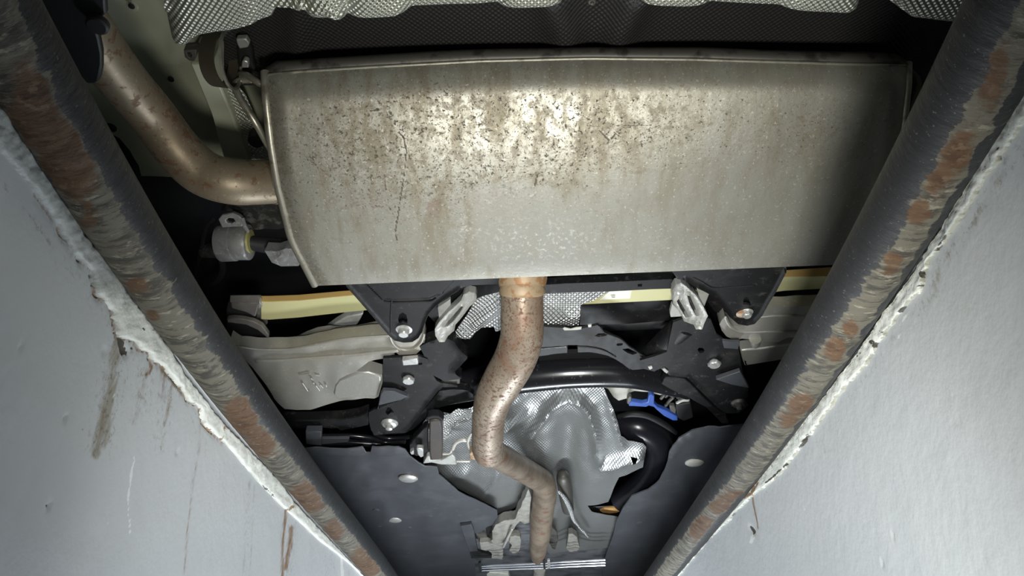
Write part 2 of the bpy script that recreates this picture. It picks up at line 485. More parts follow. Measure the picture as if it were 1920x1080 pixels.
WALLM = mat('grey_painted_concrete', (.57, .595, .61), 0, .36, [
    dict(scale=3, lo=.4, hi=.7, color=(.52, .55, .57), amount=.6),
    dict(scale=14, lo=.55, hi=.75, color=(.63, .65, .66), amount=.4),
    dict(scale=40, lo=.2, hi=.42, bias='grime', gain=.6, stretch=(1, 1, .3), detail=7, nr=.75, color=(.30, .275, .21), amount=.85, rough=.6),
    dict(scale=120, lo=.54, hi=.6, attr='grime', detail=6, nr=.75, color=(.13, .12, .09), amount=.8),
    dict(scale=60, lo=.12, hi=.48, bias='rust', gain=.6, stretch=(1, 1, .3), detail=6, nr=.7, color=(.25, .15, .075), amount=.85, rough=.7),
    dict(scale=150, lo=.45, hi=.6, attr='rust', stretch=(1, 1, .4), detail=5, color=(.15, .07, .03), amount=.7),
    dict(scale=120, lo=.2, hi=.30, bias='white', gain=.6, stretch=(1, 1, .5), detail=5, color=(.80, .82, .81), amount=.9),
    dict(scale=70, lo=.755, hi=.775, color=(.10, .11, .11), detail=4, amount=.85),
    dict(scale=150, lo=.2, hi=.28, bias='crack', gain=.6, detail=4, color=(.05, .04, .03), amount=.95, rough=.8)],
    bump=[(7, .25, .012), (45, .22, .004, 3), (260, .1, .001, 2)])
PLASTER = mat('white_cracked_mortar', (.78, .80, .75), 0, .55, [
    dict(scale=12, lo=.5, hi=.7, color=(.62, .63, .55), amount=.6),
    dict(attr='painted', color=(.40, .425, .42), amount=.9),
    dict(scale=90, lo=.2, hi=.34, bias='rough_edge', gain=.6, detail=7, nr=.75, color=(.30, .30, .24), amount=.85),
    dict(scale=80, lo=.2, hi=.32, bias='rust', gain=.6, detail=6, color=(.27, .15, .06), amount=.9),
    dict(scale=90, lo=.2, hi=.26, bias='crack', gain=.6, detail=6, nr=.7, color=(.04, .035, .025), amount=.95)], bump=[(40, .4, .006), (150, .3, .003)])
CONC = mat('garage_concrete', (.25, .25, .24), 0, .7, [dict(scale=6, lo=.4, hi=.6, color=(.2, .2, .19))], bump=[(60, .2, .003)])
RAILM = mat('worn_black_paint_on_steel', (.021, .022, .0235), .0, .55, [
    dict(scale=30, lo=.5, hi=.75, color=(.04, .041, .043), amount=.6),
    dict(scale=240, lo=.66, hi=.70, color=(.20, .21, .21), detail=2, amount=.4),
    dict(scale=40, lo=.2, hi=.25, bias='peel', gain=.45, stretch=(.5, 1.5, .5), detail=8, nr=.75, color=(.135, .125, .097), rough=.7, amount=.95),
    dict(scale=46, lo=.46, hi=.56, stretch=(.45, 1.6, .45), color=(.035, .033, .027), attr='peel', amount=.85, detail=8, nr=.75, dist=.6),
    dict(scale=80, lo=.57, hi=.62, stretch=(.5, 1.5, .5), color=(.27, .255, .20), attr='peel', amount=.75, detail=7, nr=.7),
    dict(scale=26, lo=.2, hi=.33, bias='rust', gain=.42, stretch=(.7, 1.3, .7), detail=8, nr=.8, color=(.105, .054, .024), rough=.75, amount=.85),
    dict(scale=50, lo=.45, hi=.60, stretch=(.6, 1.4, .6), color=(.045, .019, .008), attr='rust', amount=.8, detail=8, nr=.8),
    dict(scale=85, lo=.56, hi=.64, color=(.19, .14, .09), attr='rust', amount=.6, detail=6)],
    bump=[(50, .6, .004, 8, (.5, 1.5, .5)), (300, .15, .0008)], spec=.3)

# ================================================================== the pit: rails, walls, mortar
IL = [(60, -50), (82, 0), (172, 180), (268, 360), (320, 447), (375, 540), (420, 609), (445, 652), (518, 760), (580, 852), (662, 965), (749, 1080), (800, 1145)]
OL = [(-60, 120), (0, 209), (58, 289), (116, 373), (156, 444), (200, 498), (249, 569), (302, 636), (353, 717), (393, 767), (420, 800), (520, 900), (547, 939), (580, 975), (653, 1052), (690, 1090), (760, 1160)]
BL = [(-100, 190), (-40, 240), (0, 290), (67, 364), (107, 422), (133, 471), (169, 507), (178, 551), (209, 582), (218, 631), (250, 640), (262, 657), (277, 660), (280, 673), (300, 683), (333, 720), (353, 753), (373, 763), (380, 793), (393, 807), (418, 830), (467, 888), (478, 902), (529, 953), (547, 968), (598, 1015), (649, 1052), (690, 1092), (755, 1160)]
IR = [(1830, -50), (1803, 0), (1723, 173), (1693, 240), (1637, 360), (1574, 480), (1515, 580), (1452, 686), (1413, 766), (1355, 864), (1298, 944), (1207, 1080), (1160, 1150)]
OR_ = [(2010, 10), (1960, 100), (1920, 180), (1860, 280), (1813, 362), (1800, 383), (1736, 484), (1708, 528), (1664, 585), (1632, 635), (1604, 673), (1573, 714), (1538, 760), (1482, 828), (1426, 902), (1399, 929), (1346, 979), (1316, 1015), (1269, 1077), (1220, 1135)]
BR = [(2050, 60), (1960, 190), (1920, 250), (1850, 345), (1800, 430), (1748, 490), (1742, 525), (1738, 548), (1705, 580), (1680, 615), (1655, 650), (1630, 690), (1600, 722), (1562, 770), (1524, 830), (1480, 882), (1450, 910), (1425, 925), (1390, 955), (1365, 985), (1335, 1012), (1300, 1055), (1275, 1088), (1230, 1140)]
def fx(c):
    ys = [q[1] for q in c]; xs = [q[0] for q in c]
    return lambda y: np.interp(y, ys, xs)
HR = 0.50
def rail_fit(I, O):
    fi, fo = fx(I), fx(O)
    rows = np.arange(-20, 1085, 15.0)
    r = 0.036; Ys = []; Xs = []; rs = []
    for py in rows:
        di, do = ray(float(fi(py)), py), ray(float(fo(py)), py)
        a, b = math.atan(di.x/di.z), math.atan(do.x/do.z)
        rs.append(abs(b-a)/2*HR/math.cos((a+b)/2))
    r = float(np.median(rs))
    for py in rows:
        di = ray(float(fi(py)), py); a = math.atan(di.x/di.z); s = 1 if a > 0 else -1
        th = abs(a)
        for _ in range(20):
            D = HR/math.cos(th); th = abs(a)+math.asin(r/D)
        zt = math.sqrt(D*D-r*r)*math.cos(a)
        Ys.append(zt*di.y/di.z); Xs.append(s*HR*math.tan(th))
    c = np.polyfit(Ys, Xs, 3)
    ymin, ymax = min(Ys), max(Ys)
    def X(y):
        yc = np.clip(y, ymin, ymax)
        return np.polyval(c, yc)+(y-yc)*np.polyval(np.polyder(c), yc)*.5
    return X, r
XL, rL = rail_fit(IL, OL)
XR, rR = rail_fit(IR, OR_)
def wall_fit(O):
    fo = fx(O); Ys = []; Xs = []
    for py in np.arange(0, 1085, 15.0):
        d = ray(float(fo(py)), py); h = HR-.022
        Ys.append(h*d.y/d.z); Xs.append(h*d.x/d.z)
    c = np.polyfit(Ys, Xs, 3); a, b = min(Ys), max(Ys)
    def X(y):
        yc = np.clip(y, a, b)
        return np.polyval(c, yc)+(y-yc)*np.polyval(np.polyder(c), yc)*.5
    return X
WL, WR = wall_fit(OL), wall_fit(OR_)
def on_wall(px, py, X):
    d = ray(px, py); y = .8
    for _ in range(30):
        t = float(X(y))/d.x; y = .5*y+.5*t*d.y
    return CAM+d*(float(X(y))/d.x)

YN, YF = -0.35, 3.6
def blob(p, c, rx, ry): return np.exp(-((p[:, 0]-c[0])/rx)**2-((p[:, 1]-c[1])/ry)**2)

def make_rail(name, X, r, I, O, f0, f1, rust, label):
    fi, fo = fx(I), fx(O)
    ys = np.concatenate([np.linspace(YN, .2, 20), np.linspace(.203, 2.6, 760), np.linspace(2.62, YF, 20)])
    n = 72; V = []; uv = []
    for y in ys:
        xc = float(X(y))
        for k in range(n):
            a = 2*math.pi*k/n
            V.append((xc+r*math.cos(a), y, 1.2+HR+r*math.sin(a))); uv.append((y, r*a))
    V = np.array(V); p = proj_np(V)
    f = (p[:, 0]-fi(p[:, 1]))/(fo(p[:, 1])-fi(p[:, 1]))
    nz = np.array([noise.noise(Vector((v[1]*38, u[1]*26, 3.1))) + .6*noise.noise(Vector((v[1]*95, u[1]*40, 8.1))) for v, u in zip(V, uv)])
    lo, hi = np.interp(p[:, 1], [0, 500, 1080], f0), np.interp(p[:, 1], [0, 500, 1080], f1)
    peel = sstep(-.12, .12, f-lo+nz*.06)*sstep(-.06, .06, hi-f+nz*.04)
    lower = (V[:, 2] < 1.2+HR+r*.75)
    peel *= lower
    ru = np.zeros(len(V))
    for cx, cy, rx, ry, a in rust: ru = np.maximum(ru, a*blob(p, (cx, cy), rx, ry))
    ru = np.clip(ru*1.25, 0, 1)*peel
    k = np.array([noise.noise(Vector((v[1]*70, u[1]*30, 0))) for v, u in zip(V, uv)])
    pk = sstep(.42, .58, peel+nz*.15); dr = -.0002*pk+.0012*pk*k
    ang = np.array([2*math.pi*(i % n)/n for i in range(len(V))])
    V[:, 0] += dr*np.cos(ang); V[:, 2] += dr*np.sin(ang)
    F = []
    m = len(ys)
    for i in range(m-1):
        for q in range(n):
            F.append((i*n+q, i*n+(q+1) % n, (i+1)*n+(q+1) % n, (i+1)*n+q))
    F.append(tuple(range(n))); F.append(tuple((m-1)*n+q for q in range(n))[::-1])
    o = link(name, mesh(name, V, F, uv, dict(peel=peel, rust=ru)), RAILM)
    return tag(o, label, 'rail', 'steel pipe rails along the pit edges')
make_rail('edge_rail', XL, rL, IL, OL, (.36, .40, .38), (.97, .97, .97),
          [(120, 300, 60, 90, 1.), (70, 200, 60, 90, 1.), (165, 400, 20, 30, .6), (255, 535, 20, 16, .8), (285, 590, 12, 12, .7), (460, 780, 35, 45, 1.), (490, 830, 30, 25, .9),
           (580, 930, 35, 30, 1.1), (555, 945, 20, 15, 1.1), (625, 995, 20, 20, .8), (690, 1050, 30, 30, 1.)],
          'rusty flaking black steel pipe along the left pit wall')
make_rail('edge_rail', XR, rR, IR, OR_, (.55, .52, .34), (.84, .84, .90),
          [(1850, 120, 40, 80, .8), (1790, 280, 50, 40, .8), (1745, 330, 35, 40, 1.), (1715, 390, 30, 30, .9), (1668, 490, 24, 22, .9), (1595, 615, 16, 20, .8), (1565, 655, 22, 22, 1.),
           (1505, 760, 30, 25, .8), (1480, 790, 18, 14, .8), (1385, 935, 30, 14, 1.3), (1350, 950, 25, 16, .9), (1315, 990, 30, 25, .9)],
          'peeling black steel pipe along the right pit wall')

def paint_lines(lines):
    def f(p):
        r = np.zeros(len(p))
        for poly, w, a in lines: r = np.maximum(r, a*np.exp(-(seg_dist(p, poly)/w)**2))
        return r
    return f
BLc = BL[3:21]
rust_l = paint_lines([(BLc, 3.5, .9), ([(277, 662), (284, 690), (278, 702), (262, 704)], 3.5, 1.), ([(300, 690), (320, 712), (345, 742)], 6, .9), ([(208, 660), (204, 720), (192, 790), (182, 850)], 5, .45),
    ([(263, 705), (260, 760)], 3, .45), ([(322, 720), (318, 765), (306, 800)], 4, .5), ([(306, 705), (308, 745), (300, 740)], 6, .6), ([(377, 790), (372, 850), (362, 900), (351, 1000), (345, 1080)], 2.6, .55),
    ([(390, 808), (384, 860)], 2, .3), ([(470, 897), (462, 960), (456, 1080)], 1.6, .4), ([(478, 900), (473, 980), (469, 1080)], 1.6, .4),
    ([(536, 957), (531, 1000), (529, 1085)], 4, .9), ([(545, 990), (544, 1025), (536, 1065)], 6, .95), ([(165, 500), (180, 545), (208, 585), (218, 640)], 3, .8), ([(256, 775), (250, 790)], 6, .5)])
grime_l = paint_lines([([(236, 600), (222, 660), (205, 740), (188, 800), (178, 850)], 17, .8), ([(262, 690), (258, 740)], 16, .5), ([(318, 720), (300, 790), (290, 830)], 10, .45),
    ([(55, 400), (111, 489), (173, 555), (220, 640)], 4, .6), ([(90, 430), (200, 590)], 20, .25), ([(620, 1030), (630, 1085)], 5, .5), ([(655, 1055), (655, 1085)], 5, .4), ([(0, 340), (50, 400)], 3, .6)])
grime_extra = paint_lines([([(225, 640), (210, 720), (190, 830)], 26, .75), ([(275, 690), (268, 760)], 16, .6), ([(322, 725), (312, 790), (300, 840)], 11, .6), ([(365, 775), (360, 830)], 8, .35), ([(466, 900), (462, 1080)], 5, .35), ([(545, 985), (540, 1080)], 12, .5), ([(610, 1030), (615, 1085)], 8, .4)])
_g0 = grime_l
grime_l = lambda p: np.maximum(_g0(p), grime_extra(p))
white_l = paint_lines([([(252, 858), (246, 890), (241, 930), (240, 955), (244, 1003)], 2.6, .95), ([(218, 690), (212, 760), (207, 815)], 1.6, .6), ([(204, 960), (200, 1080)], 1.4, .4), ([(240, 1030), (239, 1085)], 1.6, .5),
    ([(640, 1045), (642, 1085)], 4, .8), ([(240, 800), (285, 820)], 1.2, .5), ([(60, 340), (120, 430), (200, 560)], 6, .35)])
crack_l = paint_lines([(BLc, 1.7, .9), ([(228, 632), (233, 655), (236, 662)], 6, 1.3), ([(252, 630), (275, 640)], 1.5, .8), ([(258, 612), (283, 626)], 1.6, .8), ([(248, 652), (258, 656)], 2, .8), ([(40, 645), (41, 652)], 2.5, .8),
    ([(122, 778), (124, 785)], 2, .8), ([(91, 945), (93, 955)], 2.5, .8), ([(332, 845), (334, 850)], 1.6, .7), ([(106, 842), (107, 846)], 1.6, .7), ([(193, 656), (198, 662)], 1.5, .6), ([(195, 760), (210, 778)], 1, .5), ([(346, 783), (362, 800)], 1, .5)])
rust_r = paint_lines([([(1410, 928), (1414, 950), (1419, 975), (1421, 990)], 2.6, .9), ([(1412, 925), (1425, 915)], 3, .8)])
grime_r = paint_lines([([(x+14, y+6) for x, y in BR[2:9]], 12, .55), ([(x+6, y+4) for x, y in BR[9:22]], 6, .35), ([(1560, 800), (1545, 850)], 14, .25), ([(1850, 330), (1790, 430)], 14, .3), ([(1422, 990), (1424, 1020)], 4, .3), ([(1880, 270), (1886, 320)], 3, .7), ([(1886, 320), (1905, 350)], 3, .5)])
white_r = paint_lines([([(1832, 300), (1790, 372)], 1.5, .6), ([(1700, 620), (1660, 690)], 1.2, .5), ([(1560, 940), (1590, 945)], 2.5, .4), ([(1412, 1005), (1408, 1016)], 5, .95), ([(1720, 560), (1640, 680)], 1.3, .7), ([(1736, 556), (1655, 676)], 1.3, .6), ([(1700, 842), (1640, 894)], 1.3, .6), ([(1734, 856), (1655, 912)], 1.1, .5),
    ([(1625, 800), (1605, 812)], 1.5, .6), ([(1425, 955), (1440, 954)], 1.8, .6), ([(1500, 945), (1508, 955)], 4, .5), ([(1720, 270), (1700, 320)], 2, .5)])
crack_r = paint_lines([([(1407, 990), (1412, 998)], 4, 1.), ([(1798, 787), (1803, 791)], 1.4, .7), ([(1785, 789), (1790, 792)], 1.4, .7), ([(1870, 275), (1880, 330)], 1.2, .6), ([(1652, 1053), (1655, 1056)], 1.5, .7), ([(1673, 1003), (1675, 1005)], 1.5, .6)])

def make_wall(name, X, paints, sgn):
    ys = np.concatenate([np.linspace(YN, .3, 30), np.linspace(.304, 2.2, 520), np.linspace(2.22, YF, 40)])
    zs = np.concatenate([np.linspace(0, 1.15, 12), np.linspace(1.156, 1.2+HR-.012, 105)])
    V = np.array([(float(X(y)), y, z) for y in ys for z in zs]); p = proj_np(V)
    nz = len(zs)
    at = {k: f(p) for k, f in paints.items()}
    V[:, 0] += sgn*.005*np.clip(at['crack'], 0, 1)          # cracks and holes go into the wall
    N = len(V)
    V2 = V.copy(); V2[:, 0] = [float(X(y))+sgn*.18 for y in ys for z in zs]
    F = []
    for i in range(len(ys)-1):
        for j in range(nz-1):
            q = (i*nz+j, i*nz+j+1, (i+1)*nz+j+1, (i+1)*nz+j)
            F.append(q if sgn < 0 else q[::-1])
    # plain back, top and ends
    c = [0, nz-1, (len(ys)-1)*nz, len(ys)*nz-1]
    B = N; VB = [V2[i] for i in c]
    V = np.concatenate([V, VB])
    F += [(B, B+2, B+3, B+1)]
    top = [i*nz+nz-1 for i in range(len(ys))]
    F.append(tuple(top)+(B+3, B+1)); F.append(tuple(range(0, nz))+(B+1, B)); F.append(tuple((len(ys)-1)*nz+j for j in range(nz))+(B+3, B+2))
    at = {k: np.concatenate([a, np.zeros(4)]) for k, a in at.items()}
    o = link(name, mesh(name, V, F, None, at), WALLM)
    return tag(o, kind='structure')
make_wall('wall_left', WL, dict(rust=rust_l, grime=grime_l, white=white_l, crack=crack_l), -1)
make_wall('wall_right', WR, dict(rust=rust_r, grime=grime_r, white=white_r, crack=crack_r), 1)

def make_mortar(name, X, O, B, sgn, paints, seed, rag):
    fo, fb = fx(O), fx(B)
    rows = np.arange(20 if sgn > 0 else 130, 1130, 3.0); m = 9
    V = []; at_p = []
    for py in rows:
        a, b = float(fo(py)), float(fb(py)); b = a+(b-a)*(.8 if sgn > 0 else 1); b += rag*noise.noise(Vector((py*.06, seed, 0)))+rag*.6*noise.noise(Vector((py*.21, seed, 4)))+rag*.5*noise.noise(Vector((py*.5, seed, 9)))
        for j in range(m+1):
            s = j/m; px = a+(b-a)*s
            q = on_wall(px, py, X)
            lift = .0045*(1-max(0, s-.75)/.25*.6)
            lift += .0022*noise.noise(Vector((q.y*70, q.z*70, seed)))+.0012*noise.noise(Vector((q.y*190, q.z*190, seed)))
            if s > .99: lift = -.004
            V.append((q.x-sgn*lift, q.y, q.z)); at_p.append((px, py))
    V = np.array(V); p = np.array(at_p); n = m+1
    F = []
    for i in range(len(rows)-1):
        for j in range(m):
            q = (i*n+j, i*n+j+1, (i+1)*n+j+1, (i+1)*n+j)
            F.append(q if sgn < 0 else q[::-1])
    N = len(V); Bk = V.copy(); Bk[:, 0] = [float(X(y))+sgn*.004 for y in V[:, 1]]
    for i in range(len(rows)-1):
        F.append((i*n, (i+1)*n, N+(i+1)*n, N+i*n))
        F.append((i*n+m, N+i*n+m, N+(i+1)*n+m, (i+1)*n+m))
    at = {k: f(p) for k, f in paints.items()}
    ss = np.array([(i % n)/m for i in range(N)])
    at['rough_edge'] = (.75 if sgn > 0 else .35)*np.maximum(sstep(.7, 1, ss), .8*sstep(.3, 0, ss))+(.18 if sgn > 0 else 0)
    at['painted'] = sstep(610, 500, p[:, 1]) if sgn < 0 else .8*sstep(540, 430, p[:, 1])  # mortar mixed towards grey over the upper rows
    at = {k: np.concatenate([a, a]) for k, a in at.items()}
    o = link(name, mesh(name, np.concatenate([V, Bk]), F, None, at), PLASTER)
    return tag(o, kind='structure')
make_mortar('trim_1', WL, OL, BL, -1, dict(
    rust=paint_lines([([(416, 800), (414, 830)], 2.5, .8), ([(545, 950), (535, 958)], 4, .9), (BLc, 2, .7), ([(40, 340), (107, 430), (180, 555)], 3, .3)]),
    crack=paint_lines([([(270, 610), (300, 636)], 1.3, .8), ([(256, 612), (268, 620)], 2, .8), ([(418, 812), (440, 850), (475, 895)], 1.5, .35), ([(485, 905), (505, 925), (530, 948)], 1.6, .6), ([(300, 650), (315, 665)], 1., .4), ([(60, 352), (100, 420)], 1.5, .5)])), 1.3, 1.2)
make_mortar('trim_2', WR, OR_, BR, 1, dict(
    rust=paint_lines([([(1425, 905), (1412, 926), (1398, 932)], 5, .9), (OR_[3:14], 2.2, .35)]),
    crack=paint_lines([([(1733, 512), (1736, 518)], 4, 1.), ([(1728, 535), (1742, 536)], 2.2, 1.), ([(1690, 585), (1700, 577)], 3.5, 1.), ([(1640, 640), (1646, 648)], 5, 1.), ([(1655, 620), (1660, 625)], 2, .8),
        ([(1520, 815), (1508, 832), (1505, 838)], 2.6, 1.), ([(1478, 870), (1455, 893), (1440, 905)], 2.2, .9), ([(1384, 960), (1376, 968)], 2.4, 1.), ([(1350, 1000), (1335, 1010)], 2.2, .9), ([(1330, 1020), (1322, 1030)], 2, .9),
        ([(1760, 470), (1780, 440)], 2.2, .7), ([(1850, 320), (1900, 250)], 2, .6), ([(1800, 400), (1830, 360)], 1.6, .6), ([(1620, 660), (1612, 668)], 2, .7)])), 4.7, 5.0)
tag(box('floor', (-1.0, YN, -.1), (1.0, YF, 0.0), CONC), kind='structure')
for i, s in enumerate((-1, 1)):
    a, b = sorted((s*(.62), s*2.6))
    tag(box('floor', (a, YN, 1.2+HR-.25), (b, YF, 1.2+HR+.02), CONC), kind='structure')

# ================================================================== the car: floor above everything
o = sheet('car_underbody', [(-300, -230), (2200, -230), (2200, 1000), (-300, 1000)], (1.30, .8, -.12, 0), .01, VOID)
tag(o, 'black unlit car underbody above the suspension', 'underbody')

fl = thing('floor_pan', P(330, 160, 1.2), 'olive grey painted sheet metal floor pan at the upper left', 'floor pan')
FP = H(1.20)
sheet('floor_sheet', [(60, -190), (560, -190), (560, 330), (265, 330), (262, 305), (225, 260), (120, 200)], FP, .004, OLIVE, fl, step=14,
      relief=addf(ridge([(230, 120), (330, 115), (338, 60)], 9, .006), ridge([(260, 300), (320, 318)], 12, .01), ridge([(350, 225), (420, 290), (400, 330)], 10, .008)))
sheet('side_member', [(356, 118), (398, 118), (414, 162), (436, 215), (470, 310), (424, 312), (400, 225)], H(1.11), .08, OLIVE, fl, bev=.004)
for (px, py, r) in ((248, 12, 12), (320, 150, 10), (322, 60, 6)):
    b = bolt(px, py, r, FP, OLIVE, fl, 'clip', 'plug')
b = bolt(320, 150, 6, H(1.19), VOID, fl, 'clip', 'plug')
b = bolt(246, 13, 6, H(1.19), VOID, fl, 'clip', 'plug')
b = bolt(207, 240, 11, H(1.17), VOID, fl, 'clip', 'plug')

# rear heat shields over the silencer
hs = [(300, -190), (308, 32), (312, 54), (318, 81), (324, 89), (338, 90), (351, 87), (365, 72), (384, 65), (435, 58), (476, 53), (496, 45), (508, 36), (517, 20), (552, 17.5), (567, 31), (578, 36), (642, 34), (655, 38), (690, 36), (742, 33), (775, 22),
      (895, 18.6), (928, 15), (944, 18), (1031, 15), (1053, 11), (1068, -3), (1085, -30), (1165, -30), (1184, 0), (1211, 11), (1241, 14), (1315, 15), (1337, 14), (1469, 21), (1553, 25), (1593, 28), (1610, 22), (1618, 5), (1624, -22), (1640, -22), (1650, 0), (1672, 11), (1694, 25), (1708, 34), (1778, 42), (1900, 52), (1900, -190)]
def hs_relief(p):
    d = seg_dist(p, hs[1:-1])
    f = -.016*np.exp(-d/6.0)
    lob = [(320, 480), (575, 650), (655, 770), (935, 1062), (1190, 1330), (1465, 1618), (1655, 1900)]
    for a, b in lob:
        c = (a+b)/2; w = (b-a)/2
        f = f+.010*np.clip(1-((p[:, 0]-c)/w)**4, 0, 1)
    f += ridge([(508, 36), (520, 15), (560, 5)], 7, .008)(p)+ridge([(555, 10), (610, 8), (640, 28)], 7, .008)(p)
    return f
o = sheet('heat_shield', hs, (.93, .68, .15, 0), .0015, FOIL, None, step=6, relief=hs_relief)
tag(o, 'lobed silver embossed heat shield along the top edge of the picture', 'heat shield')
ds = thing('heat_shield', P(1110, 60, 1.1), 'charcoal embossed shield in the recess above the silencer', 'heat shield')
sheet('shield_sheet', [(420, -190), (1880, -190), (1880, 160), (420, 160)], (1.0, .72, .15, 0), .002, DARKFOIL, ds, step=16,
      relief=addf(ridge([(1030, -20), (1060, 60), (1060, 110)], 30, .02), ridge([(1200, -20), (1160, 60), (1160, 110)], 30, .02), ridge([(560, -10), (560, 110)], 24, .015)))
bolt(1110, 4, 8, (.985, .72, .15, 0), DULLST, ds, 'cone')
o = sheet('heat_shield', ZZ([(270, 330), (440, 300), (540, 420), (640, 640), (800, 1075), (560, 1070), (470, 790), (335, 540)]), H(1.13), .0015, FOIL, None, step=9,
          relief=ridge([(430, 215), (470, 225)], 6, .006))
tag(o, 'small embossed foil strip left of the silencer behind its hanger rods', 'heat shield')
o = lathe('rubber_grommet', P(481, 263, 1.105), (0, .1, -1), [(.017, -.015), (.017, .004), (.012, .010), (.004, .011)], RUBBER, None, 24)
tag(o, 'ragged black grommet in the small foil strip beside the silencer', 'grommet')

# bumper skirt with the tailpipe cutout
o = sheet('rear_bumper_skirt', [(0, -190), (207, -190), (197, -5), (199, 26), (186, 38), (178, 47), (185, 70), (191, 100), (191, 130), (187, 150), (176, 158), (163, 158), (130, 120), (60, 0)], H(.80), .012, BUMPER, None, bev=.003)
tag(o, 'matt black plastic bumper skirt with tailpipe cutout at upper left', 'bumper')
o = lathe('skirt_clip', P(183, 46, .79), (0, 0, -1), [(.0135, -.004), (.0135, .003), (.011, .005), (.003, .005)], RUBBER, None, 24)
tag(o, 'round black clip at the corner of the bumper cutout', 'clip')

# ================================================================== silencer
mu = thing('rear_silencer', P(1080, 320, .85), 'wide flat rust-speckled steel rear silencer box filling the middle', 'silencer')
yS = lambda x: np.interp(x, [497, 560, 700, 900, 1100, 1300, 1500, 1700], [141, 134.5, 125.5, 114.5, 109.5, 111.5, 117.5, 123.5])
yF = lambda x: np.interp(x, [590, 950, 1555, 1640], [536, 521, 497, 494])
yT = lambda x: np.interp(x, [497, 504, 633, 808, 900, 1110, 1320, 1497, 1666, 1690, 1703], [128, 115, 107, 96, 92, 88.6, 88.6, 96, 98.5, 103, 116])
xl = lambda s: np.interp(s, [0, .15, .33, .53, .79, 1], [498, 501, 509, 522, 548, 592])
xr = lambda s: np.interp(s, [0, .1, .32, .56, .82, 1], [1703, 1702, 1693, 1676, 1645, 1612])
def s_y(s):
    py = 110+s*411
    e = PITCH-math.atan((py-540)/FOC)
    base = 1.3767/(math.tan(e)+.567)
    y = base*(1+.017*(1-min(s/.16, 1))**2)
    y += -.012*math.sin(math.pi*s)
    y += .006*max(0, (s-.90)/.10)**2
    return y
def muff_pt(u, s, extra=0.0):
    a, b = float(xl(s)), float(xr(s)); px = a+(b-a)*u
    py = float(yS(px))*(1-s)+float(yF(px))*s
    y = s_y(s)+extra
    e = min(u, 1-u)
    y += .010*max(0, 1-e/.03)**2+.004*max(0, 1-e/.2)
    return px, py, PY(px, py, y)
nu, ns = 430, 165
V = []; pp = []; uv = []
for i in range(ns):
    s = i/(ns-1)
    for j in range(nu):
        u = j/(nu-1); px, py, q = muff_pt(u, s); V.append(q[:]); pp.append((px, py)); uv.append((u*1.0, s*.4))
V = np.array(V); pp = np.array(pp); N = len(V)
F = [(i*nu+j, i*nu+j+1, (i+1)*nu+j+1, (i+1)*nu+j) for i in range(ns-1) for j in range(nu-1)]
bi = [0*nu+j for j in range(nu)]+[i*nu+nu-1 for i in range(1, ns)]+[(ns-1)*nu+j for j in range(nu-2, -1, -1)]+[i*nu for i in range(ns-2, 0, -1)]
off = np.array((0, .055, .11)); Vb = V[bi]+off
F += [(bi[k], N+k, N+(k+1) % len(bi), bi[(k+1) % len(bi)]) for k in range(len(bi))]
F.append(tuple(range(N, N+len(bi))))
edge_l = np.array([float(xl(min(1, max(0, (y-110)/411)))) for y in pp[:, 1]])
dirt = np.clip(.30+.85*blob(pp, (780, 290), 320, 190)+.35*blob(pp, (1150, 230), 300, 120)+.25*blob(pp, (1500, 260), 120, 120), 0, 1)
spots = np.clip(.42+.60*blob(pp, (790, 245), 290, 110)+.40*blob(pp, (1000, 250), 230, 80)+.50*blob(pp, (740, 320), 220, 130)+.40*blob(pp, (1260, 230), 230, 90)+.42*blob(pp, (1530, 240), 90, 70)+.5*np.exp(-((pp[:, 0]-edge_l)/22)**2)+.25*blob(pp, (1000, 330), 120, 90), 0, 1.06)
wetpoly = [(872, 350), (880, 420), (895, 480), (925, 518), (1055, 515), (1085, 470), (1080, 420), (1050, 350), (960, 330)]
wet = inside(pp, wetpoly)*1.0*sstep(0, 10, seg_dist(pp, wetpoly+[wetpoly[0]]))
salt = np.clip(blob(pp, (872, 440), 22, 45)+.8*blob(pp, (1040, 450), 70, 40)+.5*blob(pp, (960, 450), 60, 50)+.25*blob(pp, (1250, 470), 200, 40), 0, 1)
brown = np.clip(blob(pp, (812, 392), 18, 26)+.8*blob(pp, (700, 385), 10, 20)+.5*blob(pp, (935, 425), 18, 14), 0, 1)
lines = paint_lines([([(748, 248), (757, 258), (762, 285), (756, 340), (749, 385), (742, 430), (745, 455)], 1.8, .95), ([(720, 330), (728, 385), (742, 410)], 1.5, .7), ([(1008, 327), (1003, 345)], 2.2, .95), ([(1003, 345), (995, 375), (984, 395)], 5, .45),
    ([(1090, 238), (1160, 236), (1240, 234)], 1.3, .7), ([(1124, 245), (1143, 264), (1158, 246)], 2.2, .8), ([(1140, 264), (1141, 300)], 1.6, .5), ([(695, 208), (716, 204)], 2.4, .9), ([(785, 305), (778, 370)], 1.2, .6), ([(800, 183), (820, 188)], 3, .7),
    ([(826, 128), (838, 155)], 1.4, .6)])(pp)
ex = np.zeros(len(bi))
at = {k: np.concatenate([a, ex]) for k, a in dict(dirt=dirt, spots=spots, wet=wet, salt=salt, brown=brown, lines=lines).items()}
uv += [(0, 0)]*len(bi)
sh = link('shell', mesh('shell', np.concatenate([V, Vb]), F, uv, at), MUFF, mu)
shade_auto(sh, 45)
tube('end_rim', [(muff_pt(0, s)[2]+Vector((-.001, 0, .002)), .0075) for s in np.linspace(-.01, 1, 18)], SEAMM, mu, 12, 2)
tube('end_rim', [(muff_pt(1, s)[2]+Vector((.001, 0, .002)), .0058) for s in np.linspace(-.01, 1, 18)], SEAMM, mu, 12, 2)
tube('weld_seam', [(muff_pt(u, 0)[2], .0024) for u in np.linspace(0.005, .995, 40)], SEAMM, mu, 8, 2)
Vf = []; k = 60
